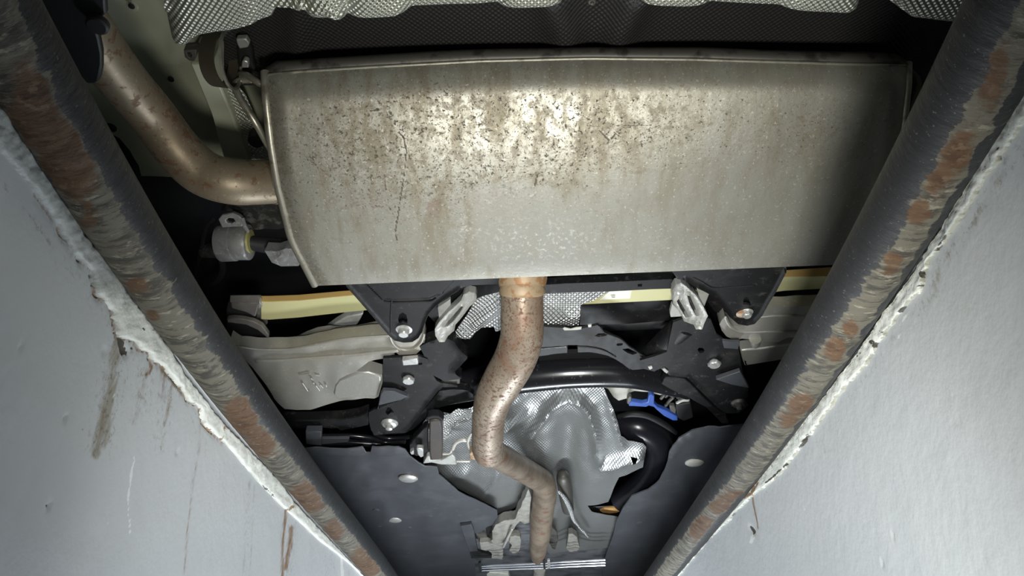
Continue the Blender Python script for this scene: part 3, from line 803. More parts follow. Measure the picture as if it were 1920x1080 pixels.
for j in range(k):
    u = j/(k-1); px, py, q = muff_pt(u, 0); y = (q-CAM).y
    Vf += [PY(px, py, y-.0005)[:], PY(px, float(yT(px))+4, y-.004)[:], PY(px, float(yT(px)), y+.001)[:], PY(px, float(yT(px)), y+.05)[:], PY(px, py, y+.05)[:]]
Ff = []
for j in range(k-1):
    for q in range(5):
        Ff.append((j*5+q, j*5+(q+1) % 5, (j+1)*5+(q+1) % 5, (j+1)*5+q))
Ff += [(4, 3, 2, 1, 0), tuple((k-1)*5+q for q in range(5))]
link('upper_flange', mesh('upper_flange', Vf, Ff), DULLST, mu); shade_auto(mu.children[-1], 30)
tube('hanger_rod', tp([(452, 138, .99, 11), (465, 142, .97, 13), (485, 155, .95, 13), (505, 165, .95, 12)]), SEAMM, mu, 12, 5, round_end=True)
tube('hanger_rod', tp([(470, 150, .98, 13), (448, 152, .98, 13), (441, 165, .97, 14), (455, 192, .95, 14), (478, 228, .93, 14), (500, 268, .92, 13), (512, 288, .92, 12)]), SEAMM, mu, 12, 5, round_end=True)
tube('hanger_rod', tp([(1700, 128, .97, 9), (1715, 140, .96, 10), (1722, 158, .95, 10), (1712, 190, .93, 10), (1702, 225, .91, 9), (1694, 250, .90, 8)]), DULLST, mu, 10, 5, round_end=True)

hg = thing('exhaust_hanger', P(405, 110, .98), 'dark sheet metal hanger cup at the upper left corner of the silencer', 'hanger')
tube('cup', tp([(402, 110, .987, 102), (418, 111, .984, 104), (434, 112, .98, 106)]), mat('hanger_steel', (.10, .085, .06), .5, .45, bump=[(60, .2, .001)]), hg, 32, 3, wall=.003)
tube('rim', tp([(431, 112, .975, 110), (436, 112, .975, 110)]), SEAMM, hg, 32, 1, wall=.004)
sheet('clip', T3([(325, 695), (500, 690), (505, 790), (470, 850), (400, 840), (340, 790)]), H(.99), .02, DULLST, hg, holes=[T3([(370, 730), (420, 725), (440, 770), (420, 810), (390, 790)])], bev=.001)
sheet('bracket', T3([(350, 690), (400, 630), (590, 610), (580, 660), (500, 670)]), H(1.0), .004, DULLST, hg)
sheet('rubber_block', T3([(1090, 470), (1200, 470), (1280, 700), (1290, 860), (1330, 980), (1080, 960), (1060, 700)]), H(1.0), .04, RUBBER, hg, bev=.004)
sheet('nut', T3([(1050, 545), (1190, 535), (1240, 610), (1220, 660), (1100, 680), (1070, 620)]), H(.985), .012, STEEL, hg, bev=.002)
sheet('nut', T3([(1135, 850), (1170, 835), (1225, 860), (1230, 945), (1125, 945)]), H(.985), .012, STEEL, hg, bev=.002)

tl = thing('tailpipe', P(330, 270, .9), 'brown rust-filmed tailpipe curving from the silencer to the upper left corner', 'exhaust pipe')
tube('pipe', tp([(120, -10, .885, 98), (150, 35, .89, 98), (172, 70, .90, 98), (200, 112, .905, 96), (238, 160, .91, 90), (285, 215, .92, 86), (330, 276, .905, 86), (378, 322, .885, 86), (435, 341, .875, 85), (500, 341, .90, 83), (560, 338, .93, 80)]), PIPE, tl, 36, 8)
tube('weld_bead', tp([(512, 340, .905, 85), (518, 340, .908, 87), (524, 339.5, .912, 84)]), PIPE, tl, 36, 2)

# ================================================================== stabiliser bar at the left
ab = thing('stabiliser_link', P(440, 450, .93), 'grey stabiliser bar clamp and black bar left of the silencer', 'stabiliser bar')
tube('clamp', tp([(411, 457, .94, 62), (414, 457, .94, 68), (440, 455, .94, 70), (441, 455, .94, 66), (464, 453, .94, 70), (468, 453, .94, 64)]), GREYDC, ab, 28, 1)
sheet('clamp_tab', Z4([(328, 190), (355, 158), (430, 145), (475, 165), (500, 190), (495, 240), (430, 242), (355, 248)]), (.925, 1.15, -.6, 0), .012, GREYDC, ab,
      holes=[Z4([(380, 195), (400, 182), (435, 185), (445, 205), (420, 218), (390, 212)])], bev=.002)
sheet('clamp_wing', Z4([(478, 180), (505, 180), (520, 230), (545, 275), (530, 285), (495, 235)]), (.925, 1.15, -.6, 0), .006, GREYDC, ab, bev=.001)
tube('bushing', tp([(461, 452, .94, 46), (471, 452, .94, 44)]), mat('oily_bushing', (.45, .42, .16), .3, .35), ab, 24, 1)
tube('bar', tp([(467, 455, .94, 26), (500, 460, .94, 30), (540, 462, .94, 30), (600, 462, .94, 28)]), RUBBER, ab, 20, 4)
sheet('link_joint', Z4([(650, 408), (735, 412), (800, 388), (870, 392), (900, 490), (885, 512), (765, 515), (700, 488)]), (.90, 1.2, -.3, 0), .03, GREYDC, ab, step=6, bev=.003,
      relief=addf(ridge(Z4([(755, 445), (790, 410), (840, 405), (870, 440)]), 4, .005), ridge(Z4([(770, 470), (800, 440), (840, 440)]), 3, .003)))
o = sheet('suspension_casting', Z4([(345, 130), (420, 95), (560, 85), (760, 75), (900, 75), (900, 250), (560, 262), (545, 240), (500, 180), (440, 140)]), H(.99), .06, DARKCAST, None, step=8, bev=.004,
          relief=lambda p: .006*vnoise(p, .06, 2.0))
tag(o, 'dark rough iron casting above the stabiliser clamp', 'casting')
gt = thing('brake_backplate', P(385, 500, .96), 'black curved edge of the wheel side backplate left of the clamp', 'backplate')
tube('edge_strip', tp([(400, 412, .97, 8), (388, 425, .97, 8), (380, 455, .97, 8), (372, 500, .97, 8), (366, 530, .97, 7)]), RUBBER, gt, 10, 4)
tube('stub', tp([(379, 473, .97, 22), (396, 470, .97, 28), (412, 470, .96, 30)]), DARKCAST, gt, 20, 3)
tube('rubber_edge', tp([(416, 490, .97, 12), (418, 508, .97, 12), (408, 526, .97, 11), (396, 534, .97, 9)]), RUBBER, gt, 10, 4)

def rib(poly, pl, w, mat_, parent, name='rib', lift=0.0):
    q = catmull(poly, 5)
    pts = []
    for x, y in q:
        c = onpl(x, y, (pl[0]-lift, *pl[1:])); pts.append((c, w/2*(c-CAM).dot(FW)/FOC))
    return tube(name, pts, mat_, parent, 12, 1, round_end=True)

# ================================================================== transverse leaf spring
ls = thing('leaf_spring', P(1000, 556, .86), 'pale yellow composite transverse leaf spring beam behind the silencer', 'leaf spring')
st = [(489, 554, 566, 599), (505, 554, 566, 600), (560, 552, 564, 596), (640, 545, 556, 587), (720, 539, 549, 579), (860, 535, 545, 574), (1000, 532, 541, 572), (1100, 530, 541, 571), (1260, 522, 539, 563), (1400, 512, 522, 556), (1470, 506, 520, 546), (1560, 500, 518, 541), (1700, 495, 512, 536)]
V = []; hs_ = .86
for (x, a, b, c) in st:
    q1 = P(x, c, hs_); q2 = P(x, b, hs_); q3 = PY(x, a, (q2-CAM).y+.001)
    V += [q1[:], q2[:], q3[:], (q1.x, q1.y, q3.z)]
F = []; Fs = []
for i in range(len(st)-1):
    for q in range(4):
        F.append((i*4+q, i*4+(q+1) % 4, (i+1)*4+(q+1) % 4, (i+1)*4+q))
F += [(3, 2, 1, 0), tuple((len(st)-1)*4+q for q in range(4))]
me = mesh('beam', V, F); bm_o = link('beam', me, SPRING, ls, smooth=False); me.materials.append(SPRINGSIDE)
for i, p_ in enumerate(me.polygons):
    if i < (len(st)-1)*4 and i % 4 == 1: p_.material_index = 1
bevel(bm_o, .002)
lb = sheet('label', Z(1120, 530, 19.2, [(80, 615), (430, 325), (1235, 285), (1175, 575)]), H(.8585), .0006, LABELW, ls)
lb['label'] = 'small white sticker'
for k in range(3):
    sheet('print_line', Z(1120, 530, 19.2, [(480+20*k, 440+45*k), (640, 430+45*k), (640, 442+45*k), (480+20*k, 452+45*k)]), H(.8579), .0003, INK, lb)
ss = thing('spring_isolator', P(460, 590, .86), 'grey rubber seat holding the left end of the yellow leaf spring', 'spring seat')
sheet('rim', R5([(65, 322), (400, 320), (395, 402), (60, 402)]), (.89, 1.3, -1.2, 0), .012, SPRSEAT, ss, bev=.002)
sheet('cheek', R5([(70, 402), (395, 402), (375, 480), (350, 570), (250, 520), (80, 472)]), (.86, 1.34, -.5, 0), .02, SPRSEAT, ss, bev=.003)
sheet('end_plate', R5([(395, 402), (430, 430), (480, 570), (492, 640), (450, 690), (360, 590), (355, 530)]), (.855, 1.34, .3, 0), .015, ALU2, ss, bev=.002)
sheet('foot', R5([(30, 590), (110, 582), (220, 592), (330, 618), (430, 670), (500, 765), (502, 812), (470, 790), (380, 715), (250, 655), (40, 628)]), (.835, 1.36, -.2, 0), .012, SPRSEAT, ss, bev=.002)
sheet('foot_body', R5([(30, 480), (250, 525), (360, 600), (330, 625), (200, 595), (30, 590)]), (.86, 1.36, 0, 0), .02, RUBBER, ss)
sheet('foot_body', R5([(30, 630), (250, 655), (380, 715), (490, 800), (500, 880), (300, 870), (30, 800)]), (.85, 1.38, 0, 0), .02, RUBBER, ss)

def clamp(name, outer, slots, ears, bosses, label, pl):
    t = thing(name, onpl(*outer[0], pl), label, 'spring clamp', 'leaf spring clamps')
    sheet('body', outer, pl, .02, ALU2, t, holes=slots, step=2.5, bev=.0015, relief=lambda p: .004*np.exp(-(np.minimum.reduce([seg_dist(p, outer+[outer[0]])]+[seg_dist(p, s_+[s_[0]]) for s_ in slots])/2.2)**2)+.0015*vnoise(p, .3, 2.))
    for e in ears: sheet('ear', e, (pl[0]+.012, *pl[1:]), .012, ALU2, t, bev=.0015)
    bk = [np.mean(outer, 0)*.25+np.array(q)*.75 for q in outer]
    sheet('web', [tuple(q) for q in bk], (pl[0]+.017, *pl[1:]), .01, DARKCAST, t, relief=lambda p: .003*vnoise(p, .2, 1.), step=6)
    for (x, y, r) in bosses: bolt(x, y, r, pl, STEEL, t, 'clip', 'rivet')
    return t
CP = (.785, 1.35, -.30, 0)
clamp('spring_clamp', Q1([(1052, 690), (1100, 610), (1200, 500), (1350, 365), (1375, 300), (1440, 265), (1510, 282), (1525, 330), (1500, 390), (1450, 430), (1400, 500), (1330, 590), (1285, 640), (1272, 705), (1200, 765), (1165, 832), (1105, 835), (1060, 765)]),
      [Q1([(1155, 665), (1210, 590), (1290, 500), (1352, 430), (1372, 440), (1330, 510), (1260, 600), (1195, 655)])],
      [Q1([(1083, 462), (1150, 420), (1225, 370), (1232, 430), (1150, 530), (1100, 595)])], [(*Q1([(1435, 395)])[0], 7), (*Q1([(1128, 775)])[0], 7)],
      'pale cast spring clamp left of the rusty front pipe', CP)
clamp('spring_clamp', Q7([(600, 330), (605, 250), (640, 190), (700, 168), (760, 210), (860, 300), (940, 420), (1000, 540), (960, 620), (935, 690), (865, 690), (840, 640), (730, 600), (680, 480), (610, 400)]),
      [Q7([(650, 375), (672, 350), (730, 450), (795, 550), (752, 562), (690, 460)]), Q7([(765, 310), (800, 318), (850, 430), (890, 540), (866, 545), (800, 420)])],
      [Q7([(880, 250), (1020, 310), (965, 452), (900, 330)]), Q7([(602, 420), (680, 490), (715, 562), (585, 570), (578, 520)])], [(*Q7([(700, 285)])[0], 8), (*Q7([(893, 640)])[0], 7)],
      'pale cast spring clamp with two slots right of the sticker', CP)
o = sheet('heat_shield', Z5([(520, 225), (430, 260), (340, 300), (285, 400), (200, 520), (205, 550), (245, 566), (300, 565), (340, 520), (375, 490), (440, 492), (465, 490), (478, 525), (560, 500), (815, 490), (945, 480), (1050, 485), (1066, 335), (1150, 312), (1262, 245), (1274, 210), (1240, 186), (960, 205), (920, 222), (815, 228)]),
          (.845, 1.33, -.25, 0), .0015, FOIL3, None, step=5, holes=[Z5([(1005, 232), (1030, 222), (1052, 230), (1040, 243), (1012, 244)]), Z5([(1182, 222), (1205, 205), (1245, 208), (1252, 228), (1225, 245), (1195, 242)])],
          relief=addf(ridge(Z5([(340, 470), (440, 380), (500, 320)]), 10, .012), ridge(Z5([(240, 540), (300, 540)]), 8, .008), ridge(Z5([(830, 440), (1040, 400)]), 12, .010)))
tag(o, 'crinkled embossed foil shield behind the rusty front pipe', 'heat shield')

# ================================================================== subframe
SP = (.775, 1.2, -.06, 0)
SP2 = (.785, 1.5, -.10, 0)
LOW = (.80, 1.45, -.12, 0)
sf = thing('rear_subframe', P(1000, 640, .8), 'black painted steel rear subframe spanning behind the silencer', 'subframe')
lb_ = Q1([(30, 60), (30, 165), (55, 200), (300, 480), (540, 760), (600, 812), (700, 836), (800, 830), (870, 785), (910, 720), (940, 630), (980, 520), (1060, 430), (1180, 335), (1320, 250), (1480, 212), (1790, 200), (1790, 60)])
b1 = sheet('mounting_bracket', lb_, SP, .006, BLACK, sf, step=3, bev=.0015,
      holes=[Q1([(640, 590), (655, 540), (690, 520), (725, 545), (740, 600), (735, 640), (690, 620), (645, 640)])],
      relief=addf(lambda p: .005*np.exp(-(seg_dist(p, lb_[2:15])/2.5)**2), lambda p: .006*sstep(4, 12, seg_dist(p, Q1([(500, 395), (560, 405), (1000, 390), (1080, 350)])))*inside(p, Q1([(200, 100), (500, 395), (1080, 350), (1300, 100)]))))
rib(Q1([(490, 392), (540, 404), (700, 404), (850, 398), (1000, 388), (1060, 360)]), SP, 3.5, BLACK, b1, lift=.001)
rib(Q1([(720, 178), (650, 188), (610, 220), (580, 290), (565, 400), (556, 560), (556, 740)]), SP, 3.2, BLACK, b1, lift=.001)
bolt(*Q1([(705, 708)])[0], 15.5, SP, STEEL, b1, 'hex')
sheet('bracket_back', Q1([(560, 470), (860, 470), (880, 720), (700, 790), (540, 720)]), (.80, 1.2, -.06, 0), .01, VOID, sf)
rb_ = Q7([(540, -40), (1900, -40), (1880, 40), (1760, 270), (1690, 380), (1610, 530), (1525, 622), (1440, 642), (1340, 625), (1240, 540), (1150, 420), (1060, 310), (940, 245), (850, 200), (760, 150), (660, 140)])
b2 = sheet('mounting_bracket', rb_, SP, .006, BLACK, sf, step=3.5, bev=.0015,
      holes=[Q7([(1395, 430), (1405, 370), (1430, 335), (1465, 360), (1490, 440), (1440, 425)])],
      relief=lambda p: .005*np.exp(-(seg_dist(p, rb_[2:15])/2.8)**2))
rib(Q7([(840, 125), (900, 150), (960, 185), (1020, 222), (1070, 238), (1150, 240), (1300, 228), (1520, 212)]), SP, 3.5, BLACK, b2)
w_ = bolt(*Q7([(1405, 530)])[0], 14, SP, RUSTY, b2, 'clip', 'washer'); w_['label'] = 'rusty washer'
bolt(*Q7([(1438, 515)])[0], 12.5, SP, STEEL, b2, 'hex')
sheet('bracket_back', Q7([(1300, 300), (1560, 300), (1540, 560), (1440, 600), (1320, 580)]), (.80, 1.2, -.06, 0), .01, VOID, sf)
# cross beam under the spring
sheet('cross_beam', Z5([(1062, 335), (1690, 296), (1730, 300), (1730, 440), (1400, 470), (1060, 478)]), (.87, 1.42, -.2, 0), .05, BLACK, sf, step=8, bev=.002, relief=ridge(Z5([(1060, 442), (1690, 415)]), 2.5, .006))
sheet('upper_beam', Z5([(815, 200), (960, 190), (1270, 180), (1560, 166), (1690, 160), (1750, 178), (1720, 225), (1560, 230), (1275, 245), (815, 260)]), (.85, 1.28, -.2, 0), .02, BLACK, sf, step=8, bev=.002,
      holes=[Z5([(1460, 195), (1492, 192), (1490, 212), (1462, 212)])])
sheet('upper_beam', Q1([(1480, 205), (1790, 195), (1790, 290), (1720, 250), (1520, 310)]), (.84, 1.28, -.1, 0), .02, BLACK, sf, bev=.002)
sheet('upper_beam', [(798, 588), (815, 566), (850, 546), (890, 534), (937, 522), (937, 548), (905, 556), (880, 566), (850, 590), (820, 610)], H(.838), .01, BLACK, sf, bev=.002)
sheet('upper_beam', [(1270, 520), (1300, 522), (1345, 552), (1360, 590), (1340, 585), (1310, 545), (1285, 540)], H(.838), .01, BLACK, sf, bev=.002)
# pressed arch
arch = Q3([(120, 150), (240, 135), (460, 150), (560, 170), (660, 158), (760, 135), (840, 118), (885, 150), (915, 195), (1010, 235), (1110, 280), (1200, 360), (1320, 440), (1410, 500), (1530, 540), (1560, 600), (1480, 640), (1360, 610), (1240, 622), (1185, 600), (1120, 550), (1040, 500), (960, 462), (860, 438), (760, 422), (622, 425), (618, 342), (505, 342), (500, 430), (380, 440), (180, 468), (60, 490)])
sheet('pressed_arch', arch, LOW, .006, BLACK, sf, step=3, bev=.0015,
      holes=[Q3([(808, 240), (850, 212), (915, 208), (960, 225), (930, 240), (850, 250)]), Q3([(1050, 338), (1070, 322), (1130, 322), (1120, 345), (1070, 352)]), Q3([(1118, 388), (1190, 378), (1295, 430), (1240, 452), (1180, 432)]), Q3([(1368, 505), (1385, 490), (1410, 500), (1395, 515)])],
      relief=lambda p: .0005*vnoise(p, .08, 2.))
rib(Q3([(885, 150), (925, 200), (1010, 232), (1110, 276), (1200, 356), (1320, 436), (1420, 496), (1530, 538)]), LOW, 4, BLACK, sf)
rib(Q3([(100, 388), (300, 372), (500, 358)]), LOW, 4, GLOSS, sf)
rib(Q3([(620, 356), (740, 362), (860, 382), (950, 415), (1040, 470)]), LOW, 4, BLACK, sf)
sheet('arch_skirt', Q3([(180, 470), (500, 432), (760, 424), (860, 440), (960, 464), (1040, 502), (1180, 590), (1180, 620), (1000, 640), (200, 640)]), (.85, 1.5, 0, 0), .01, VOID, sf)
s_ = Q3([(830, 255), (900, 248), (1000, 250), (1080, 275), (1000, 300), (900, 300)])
sheet('dimple', s_, (.808, 1.45, -.12, 0), .004, DARKCAST, sf)
tube('cross_tube', tp([(820, 735, .83, 56), (880, 722, .83, 60), (940, 712, .83, 62), (1000, 704, .83, 62), (1080, 698, .83, 60), (1160, 698, .83, 58), (1220, 708, .83, 52), (1290, 728, .83, 44)]), GLOSS, sf, 32, 6)
# side plates with bolts
lp_ = Q2([(350, 190), (540, 180), (760, 170), (850, 200), (890, 300), (905, 370), (950, 440), (1000, 470), (1185, 488), (1185, 500), (1020, 505), (965, 550), (700, 895), (640, 975), (560, 1010), (250, 1045), (215, 1000), (190, 900), (190, 800), (290, 740), (330, 600), (348, 400)])
b3 = sheet('side_plate', lp_, SP2, .006, BLACK, sf, step=3.5, bev=.0015, holes=[Q2([(375, 800), (400, 740), (430, 745), (475, 800), (440, 800), (400, 830)]), Q2([(745, 245), (790, 240), (790, 262), (750, 268)])],
      relief=addf(lambda p: .003*np.exp(-(seg_dist(p, lp_[8:16])/3)**2), ridge(Q2([(280, 745), (450, 680), (600, 630)]), 2.5, .005)))
bolt(*Q2([(638, 410)])[0], 12.2, SP2, STEEL, b3, 'flat')
bolt(*Q2([(424, 915)])[0], 16, SP2, STEEL, b3, 'cone')
sheet('gusset', Q2([(320, 600), (345, 562), (480, 570), (625, 622), (560, 660), (295, 725)]), (.768, 1.5, -.1, 0), .012, PLASTIC, sf, bev=.002)
nb = sheet('square_nut', Q2([(560, 215), (740, 200), (748, 262), (570, 275)]), (.775, 1.5, -.1, 0), .012, STEEL, b3, bev=.002)
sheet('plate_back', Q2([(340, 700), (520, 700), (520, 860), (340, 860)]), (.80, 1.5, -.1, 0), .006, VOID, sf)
sheet('inner_box', Q2([(760, 60), (860, 10), (1000, -40), (1140, -20), (1230, 90), (1300, 160), (1295, 190), (1160, 315), (1165, 370), (1230, 420), (1040, 450), (910, 380), (850, 240)]), (.80, 1.42, -.2, 0), .03, BLACK, sf, bev=.003, step=8, relief=ridge(Q2([(1140, -10), (1290, 165), (1160, 320)]), 3, .006))
sheet('lower_lip', Q2([(985, 560), (1080, 545), (1200, 535), (1300, 555), (1360, 595), (1360, 625), (1180, 690), (1000, 740), (960, 780), (860, 830), (700, 980), (600, 1030), (250, 1060), (250, 1045), (560, 1012), (650, 975), (710, 890)]), (.80, 1.55, -.1, 0), .02, BLACK, sf, bev=.002, step=8, relief=ridge(Q2([(1190, 520), (1300, 470), (1330, 410)]), 3, .006))
sheet('tab', Q2([(1100, 435), (1215, 425), (1215, 475), (1110, 488), (1000, 460)]), (.79, 1.5, -.1, 0), .005, DULLST, sf, bev=.001)
rp_ = [(1262, 605), (1300, 590), (1332, 598), (1344, 628), (1360, 640), (1384, 645), (1388, 672), (1395, 712), (1403, 728), (1402, 758), (1385, 773), (1362, 773), (1345, 762), (1310, 728), (1288, 706), (1255, 702), (1236, 690), (1215, 690), (1200, 676), (1228, 668), (1250, 660)]
b4 = sheet('side_plate', rp_, SP2, .006, BLACK, sf, step=3.5, bev=.0015, holes=[Q7([(885, 935), (905, 912), (945, 915), (968, 940), (950, 968), (910, 972)])],
      relief=lambda p: .003*np.exp(-(seg_dist(p, rp_[9:16])/3)**2))
bolt(1338.5, 678, 12.5, SP2, STEEL, b4, 'flat')
bolt(1385, 755, 14.5, SP2, DULLST, b4, 'cone')
sheet('gusset', [(1342, 712), (1388, 697), (1405, 728), (1372, 722)], (.768, 1.5, -.1, 0), .012, PLASTIC, sf, bev=.002)
sheet('lower_lip', Q4([(640, 110), (760, 105), (860, 115), (930, 170), (1050, 300), (1180, 430), (1270, 510), (1330, 530), (1330, 560), (1360, 610), (1350, 630), (1280, 630), (1200, 540), (1100, 440), (1000, 390), (900, 330), (800, 290), (700, 240), (600, 180)]), (.80, 1.55, -.1, 0), .02, BLACK, sf, bev=.002, step=8)
tube('mount_sleeve', tp([(1222, 664, .82, 40), (1250, 640, .82, 46), (1285, 608, .82, 48)]), BLACK, sf, 24, 3)
sheet('tab', Q7([(1170, 840), (1250, 850), (1365, 850), (1345, 930), (1185, 918)]), (.775, 1.5, -.1, 0), .008, PLASTIC, sf, bev=.001)
tube('inner_ring', tp([(1010, 610, .93, 30), (1300, 600, .93, 30)]), RUBBER, sf, 16, 2)
o = sheet('plastic_stay', Q3([(450, 160), (470, 148), (540, 165), (600, 148), (665, 142), (660, 168), (600, 175), (470, 180)]), (.792, 1.45, -.12, 0), .003, PALE, None, bev=.001)
tag(o, 'small grey clip on the top of the pressed arch', 'clip')
for q in ([(1410, 590), (1455, 580), (1460, 605), (1430, 620)], [(735, 118), (775, 112), (770, 140), (740, 142)], [(1570, 615), (1600, 608), (1640, 640), (1620, 662), (1590, 640)]):
    c_ = sheet('paint_chip', Q3(q), (.788, 1.45, -.12, 0), .003, ALU2, sf)

# ================================================================== suspension arms
AP = (.80, 1.45, -.15, 0)
aL = thing('control_arm', P(600, 680, .8), 'cast aluminium control arm at the left behind the spring seat', 'control arm', 'rear control arms')
arm = Z7([(40, 290), (100, 330), (250, 346), (430, 346), (540, 330), (650, 306), (760, 284), (850, 270), (1000, 258), (1150, 250), (1250, 262), (1340, 250), (1385, 240), (1392, 285), (1375, 345), (1330, 385), (1270, 402), (1225, 400), (1190, 375), (1120, 412), (1000, 440), (930, 485), (915, 500), (1000, 500), (1095, 530), (1098, 580), (1070, 675), (1040, 688), (980, 688), (850, 702), (700, 742), (600, 766), (500, 772), (420, 765), (350, 690), (290, 600), (200, 480), (100, 380)])
tri = []
bd = sheet('arm_body', arm, AP, .03, ALU, aL, step=5, bev=.004,
      relief=addf(lambda p: -.007*np.exp(-(seg_dist(p, Z7([(250, 392), (650, 367), (1000, 318), (1120, 300)]))/11)**2), lambda p: .004*vnoise(p, .03, 2.)))
AR = (AP[0]-.001, *AP[1:])
rib(Z7([(40, 318), (150, 340), (250, 352), (430, 352), (540, 336), (650, 313), (760, 291), (850, 277), (1000, 264), (1150, 256)]), AR, 5, ALU, aL)
rib(Z7([(230, 436), (400, 428), (500, 420), (700, 405), (900, 390), (1050, 374), (1200, 358)]), AR, 7, ALU, aL)
rib(Z7([(1150, 262), (1172, 310), (1215, 345), (1265, 355), (1320, 340), (1365, 300), (1385, 250)]), AR, 6, ALU, aL)
sheet('arm_pad', Z7([(770, 600), (800, 560), (920, 512), (1000, 512), (1088, 538), (1090, 580), (1064, 666), (1040, 678), (980, 678), (850, 690), (790, 700), (760, 660)]), (AP[0]-.004, *AP[1:]), .012, ALU, aL, bev=.004)
C_ = lambda p: Z(520, 660, 9.6, p)
for ln in ([(450, 555), (550, 705)], [(550, 705), (590, 690)], [(690, 600), (760, 690)], [(770, 590), (820, 640)], [(640, 550), (660, 570)], [(600, 470), (640, 500)], [(690, 420), (760, 425)], [(870, 590), (880, 620)], [(390, 420), (590, 390)]):
    a_, b_ = C_(ln)
    tube('cast_mark', [(onpl(*a_, (.797, 1.45, -.15, 0)), .0022), (onpl(*b_, (.797, 1.45, -.15, 0)), .0022)], ALU, aL, 8, 1)
tube('pin', tp([(731, 668, .80, 20), (731, 676, .798, 20), (731, 681, .797, 15)]), ALU, aL, 18, 2)
sheet('inner_web', Z7([(440, 330), (560, 270), (640, 240), (720, 228), (830, 238), (900, 232), (1090, 190), (1150, 200), (1180, 255), (1000, 262), (850, 272), (600, 320)]), (.84, 1.45, -.1, 0), .02, ALU, aL, bev=.003)
sheet('inner_web', Z7([(700, 222), (780, 165), (850, 125), (965, 105), (930, 170), (890, 215), (820, 228)]), (.87, 1.45, -.1, 0), .02, ALU2, aL, bev=.003)
aR = thing('control_arm', P(1450, 640, .8), 'cast aluminium control arm at the right between subframe and pipe rail', 'control arm', 'rear control arms')
sheet('arm_body', Q7([(1135, 650), (1160, 600), (1195, 555), (1215, 620), (1290, 670), (1400, 672), (1530, 640), (1580, 560), (1660, 465), (1800, 462), (2300, 430), (2300, 800), (1900, 800), (1800, 850), (1600, 838), (1470, 810), (1390, 806), (1340, 826), (1270, 815), (1210, 780), (1160, 720)]), AP, .03, ALU, aR, step=3.5, bev=.004,
      relief=lambda p: .004*vnoise(p, .03, 4.))
rib(Q7([(1200, 570), (1235, 640), (1280, 690), (1340, 722), (1420, 735), (1520, 735), (1700, 728), (2000, 735)]), AR, 7, ALU, aR)
rib(Q7([(1590, 568), (1700, 556), (1800, 552), (2200, 548)]), AR, 6, ALU, aR)
sheet('lower_arm', Q7([(1368, 945), (1450, 935), (1600, 925), (1900, 880), (2300, 800), (2300, 1050), (1900, 1040), (1640, 1085), (1420, 1120), (1390, 1040)]), (.82, 1.5, -.1, 0), .03, ALU, aR, step=8, bev=.004, relief=lambda p: .0*p[:, 0])
tube('pin', tp([(1416, 636, .80, 22), (1416, 644, .798, 19), (1416, 648, .797, 14)]), ALU, aR, 18, 2)

# ================================================================== left lower beam and wiring
o = sheet('cross_bar', Q5([(-80, 175), (250, 175), (600, 160), (780, 130), (900, 90), (905, 225), (840, 240), (760, 255), (690, 270), (590, 290), (560, 262), (500, 268), (380, 255), (180, 262), (-80, 280)]), (.80, 1.65, -.1, 0), .03, BLACK, None, bev=.003)
tag(o, 'speckled black cross bar above the left underbody tray', 'cross bar')
wh = thing('wiring_harness', P(660, 818, .78), 'black wiring loom with square connector above the left underbody tray', 'cable')
sheet('connector', Q5([(195, 300), (375, 300), (375, 360), (380, 455), (200, 440)]), (.765, 1.75, -.1, 0), .02, PLASTIC, wh, bev=.002)
tube('loom', tp([(590, 818, .775, 10), (625, 817, .775, 9), (660, 817, .775, 9), (695, 821, .775, 10), (720, 829, .775, 9), (760, 828, .775, 8)]), GLOSS, wh, 14, 6)
tube('loom', tp([(600, 830, .78, 12), (650, 829, .78, 12), (700, 832, .78, 14), (740, 834, .78, 10)]), GLOSS, wh, 14, 5)
sheet('sleeve', Q5([(380, 378), (690, 372), (680, 412), (370, 440)]), (.772, 1.75, -.1, 0), .008, PLASTIC, wh, bev=.001)
tube('loom', tp([(700, 815, .79, 9), (730, 822, .79, 9), (770, 818, .79, 8), (800, 800, .79, 7), (815, 790, .79, 6)]), GLOSS, wh, 12, 5)

# ================================================================== underbody trays
TRAY = H(.735)
tL = thing('underbody_tray', P(700, 940, .735), 'dark grey plastic underbody tray at the lower left', 'underbody tray', 'plastic underbody trays')
sheet('tray_sheet', [(300, 832), (500, 840), (600, 840), (680, 838), (687, 845), (695, 845), (697, 838), (748, 838), (760, 843), (768, 857), (773, 863), (797, 875), (820, 877), (823, 890), (860, 920), (900, 942), (932, 958), (934, 985), (915, 988), (900, 998), (885, 1000), (890, 1040), (892, 1090), (896, 1180), (300, 1180)], TRAY, .004, PLASTIC, tL, step=9, bev=.0015,
      relief=addf(ridge([(560, 845), (748, 847)], 4, .006), ridge([(690, 905), (760, 920)], 6, .006), ridge([(720, 940), (730, 985)], 5, .005), ridge([(645, 905), (680, 905)], 3, .005), ridge([(800, 972), (880, 972)], 2.5, .005), ridge([(660, 1000), (860, 1010)], 14, -.010), ridge([(850, 930), (800, 990)], 8, .004), ridge([(700, 870), (770, 865)], 10, -.006), lambda p: .009*vnoise(p, .018, 5.)+.003*vnoise(p, .05, 6.)))
for (x, y, r) in ((765.5, 897, 18), (740, 974, 15), (762, 916, 6), (705, 957, 7), (710, 988, 5), (768, 990, 5), (765, 1038, 6), (780, 1068, 5)):
    bolt(x, y, r, TRAY, STEEL if r > 10 else PLASTIC, tL, 'clip', 'clip')
tR = thing('underbody_tray', P(1300, 930, .735), 'dark grey plastic underbody tray at the lower right', 'underbody tray', 'plastic underbody trays')
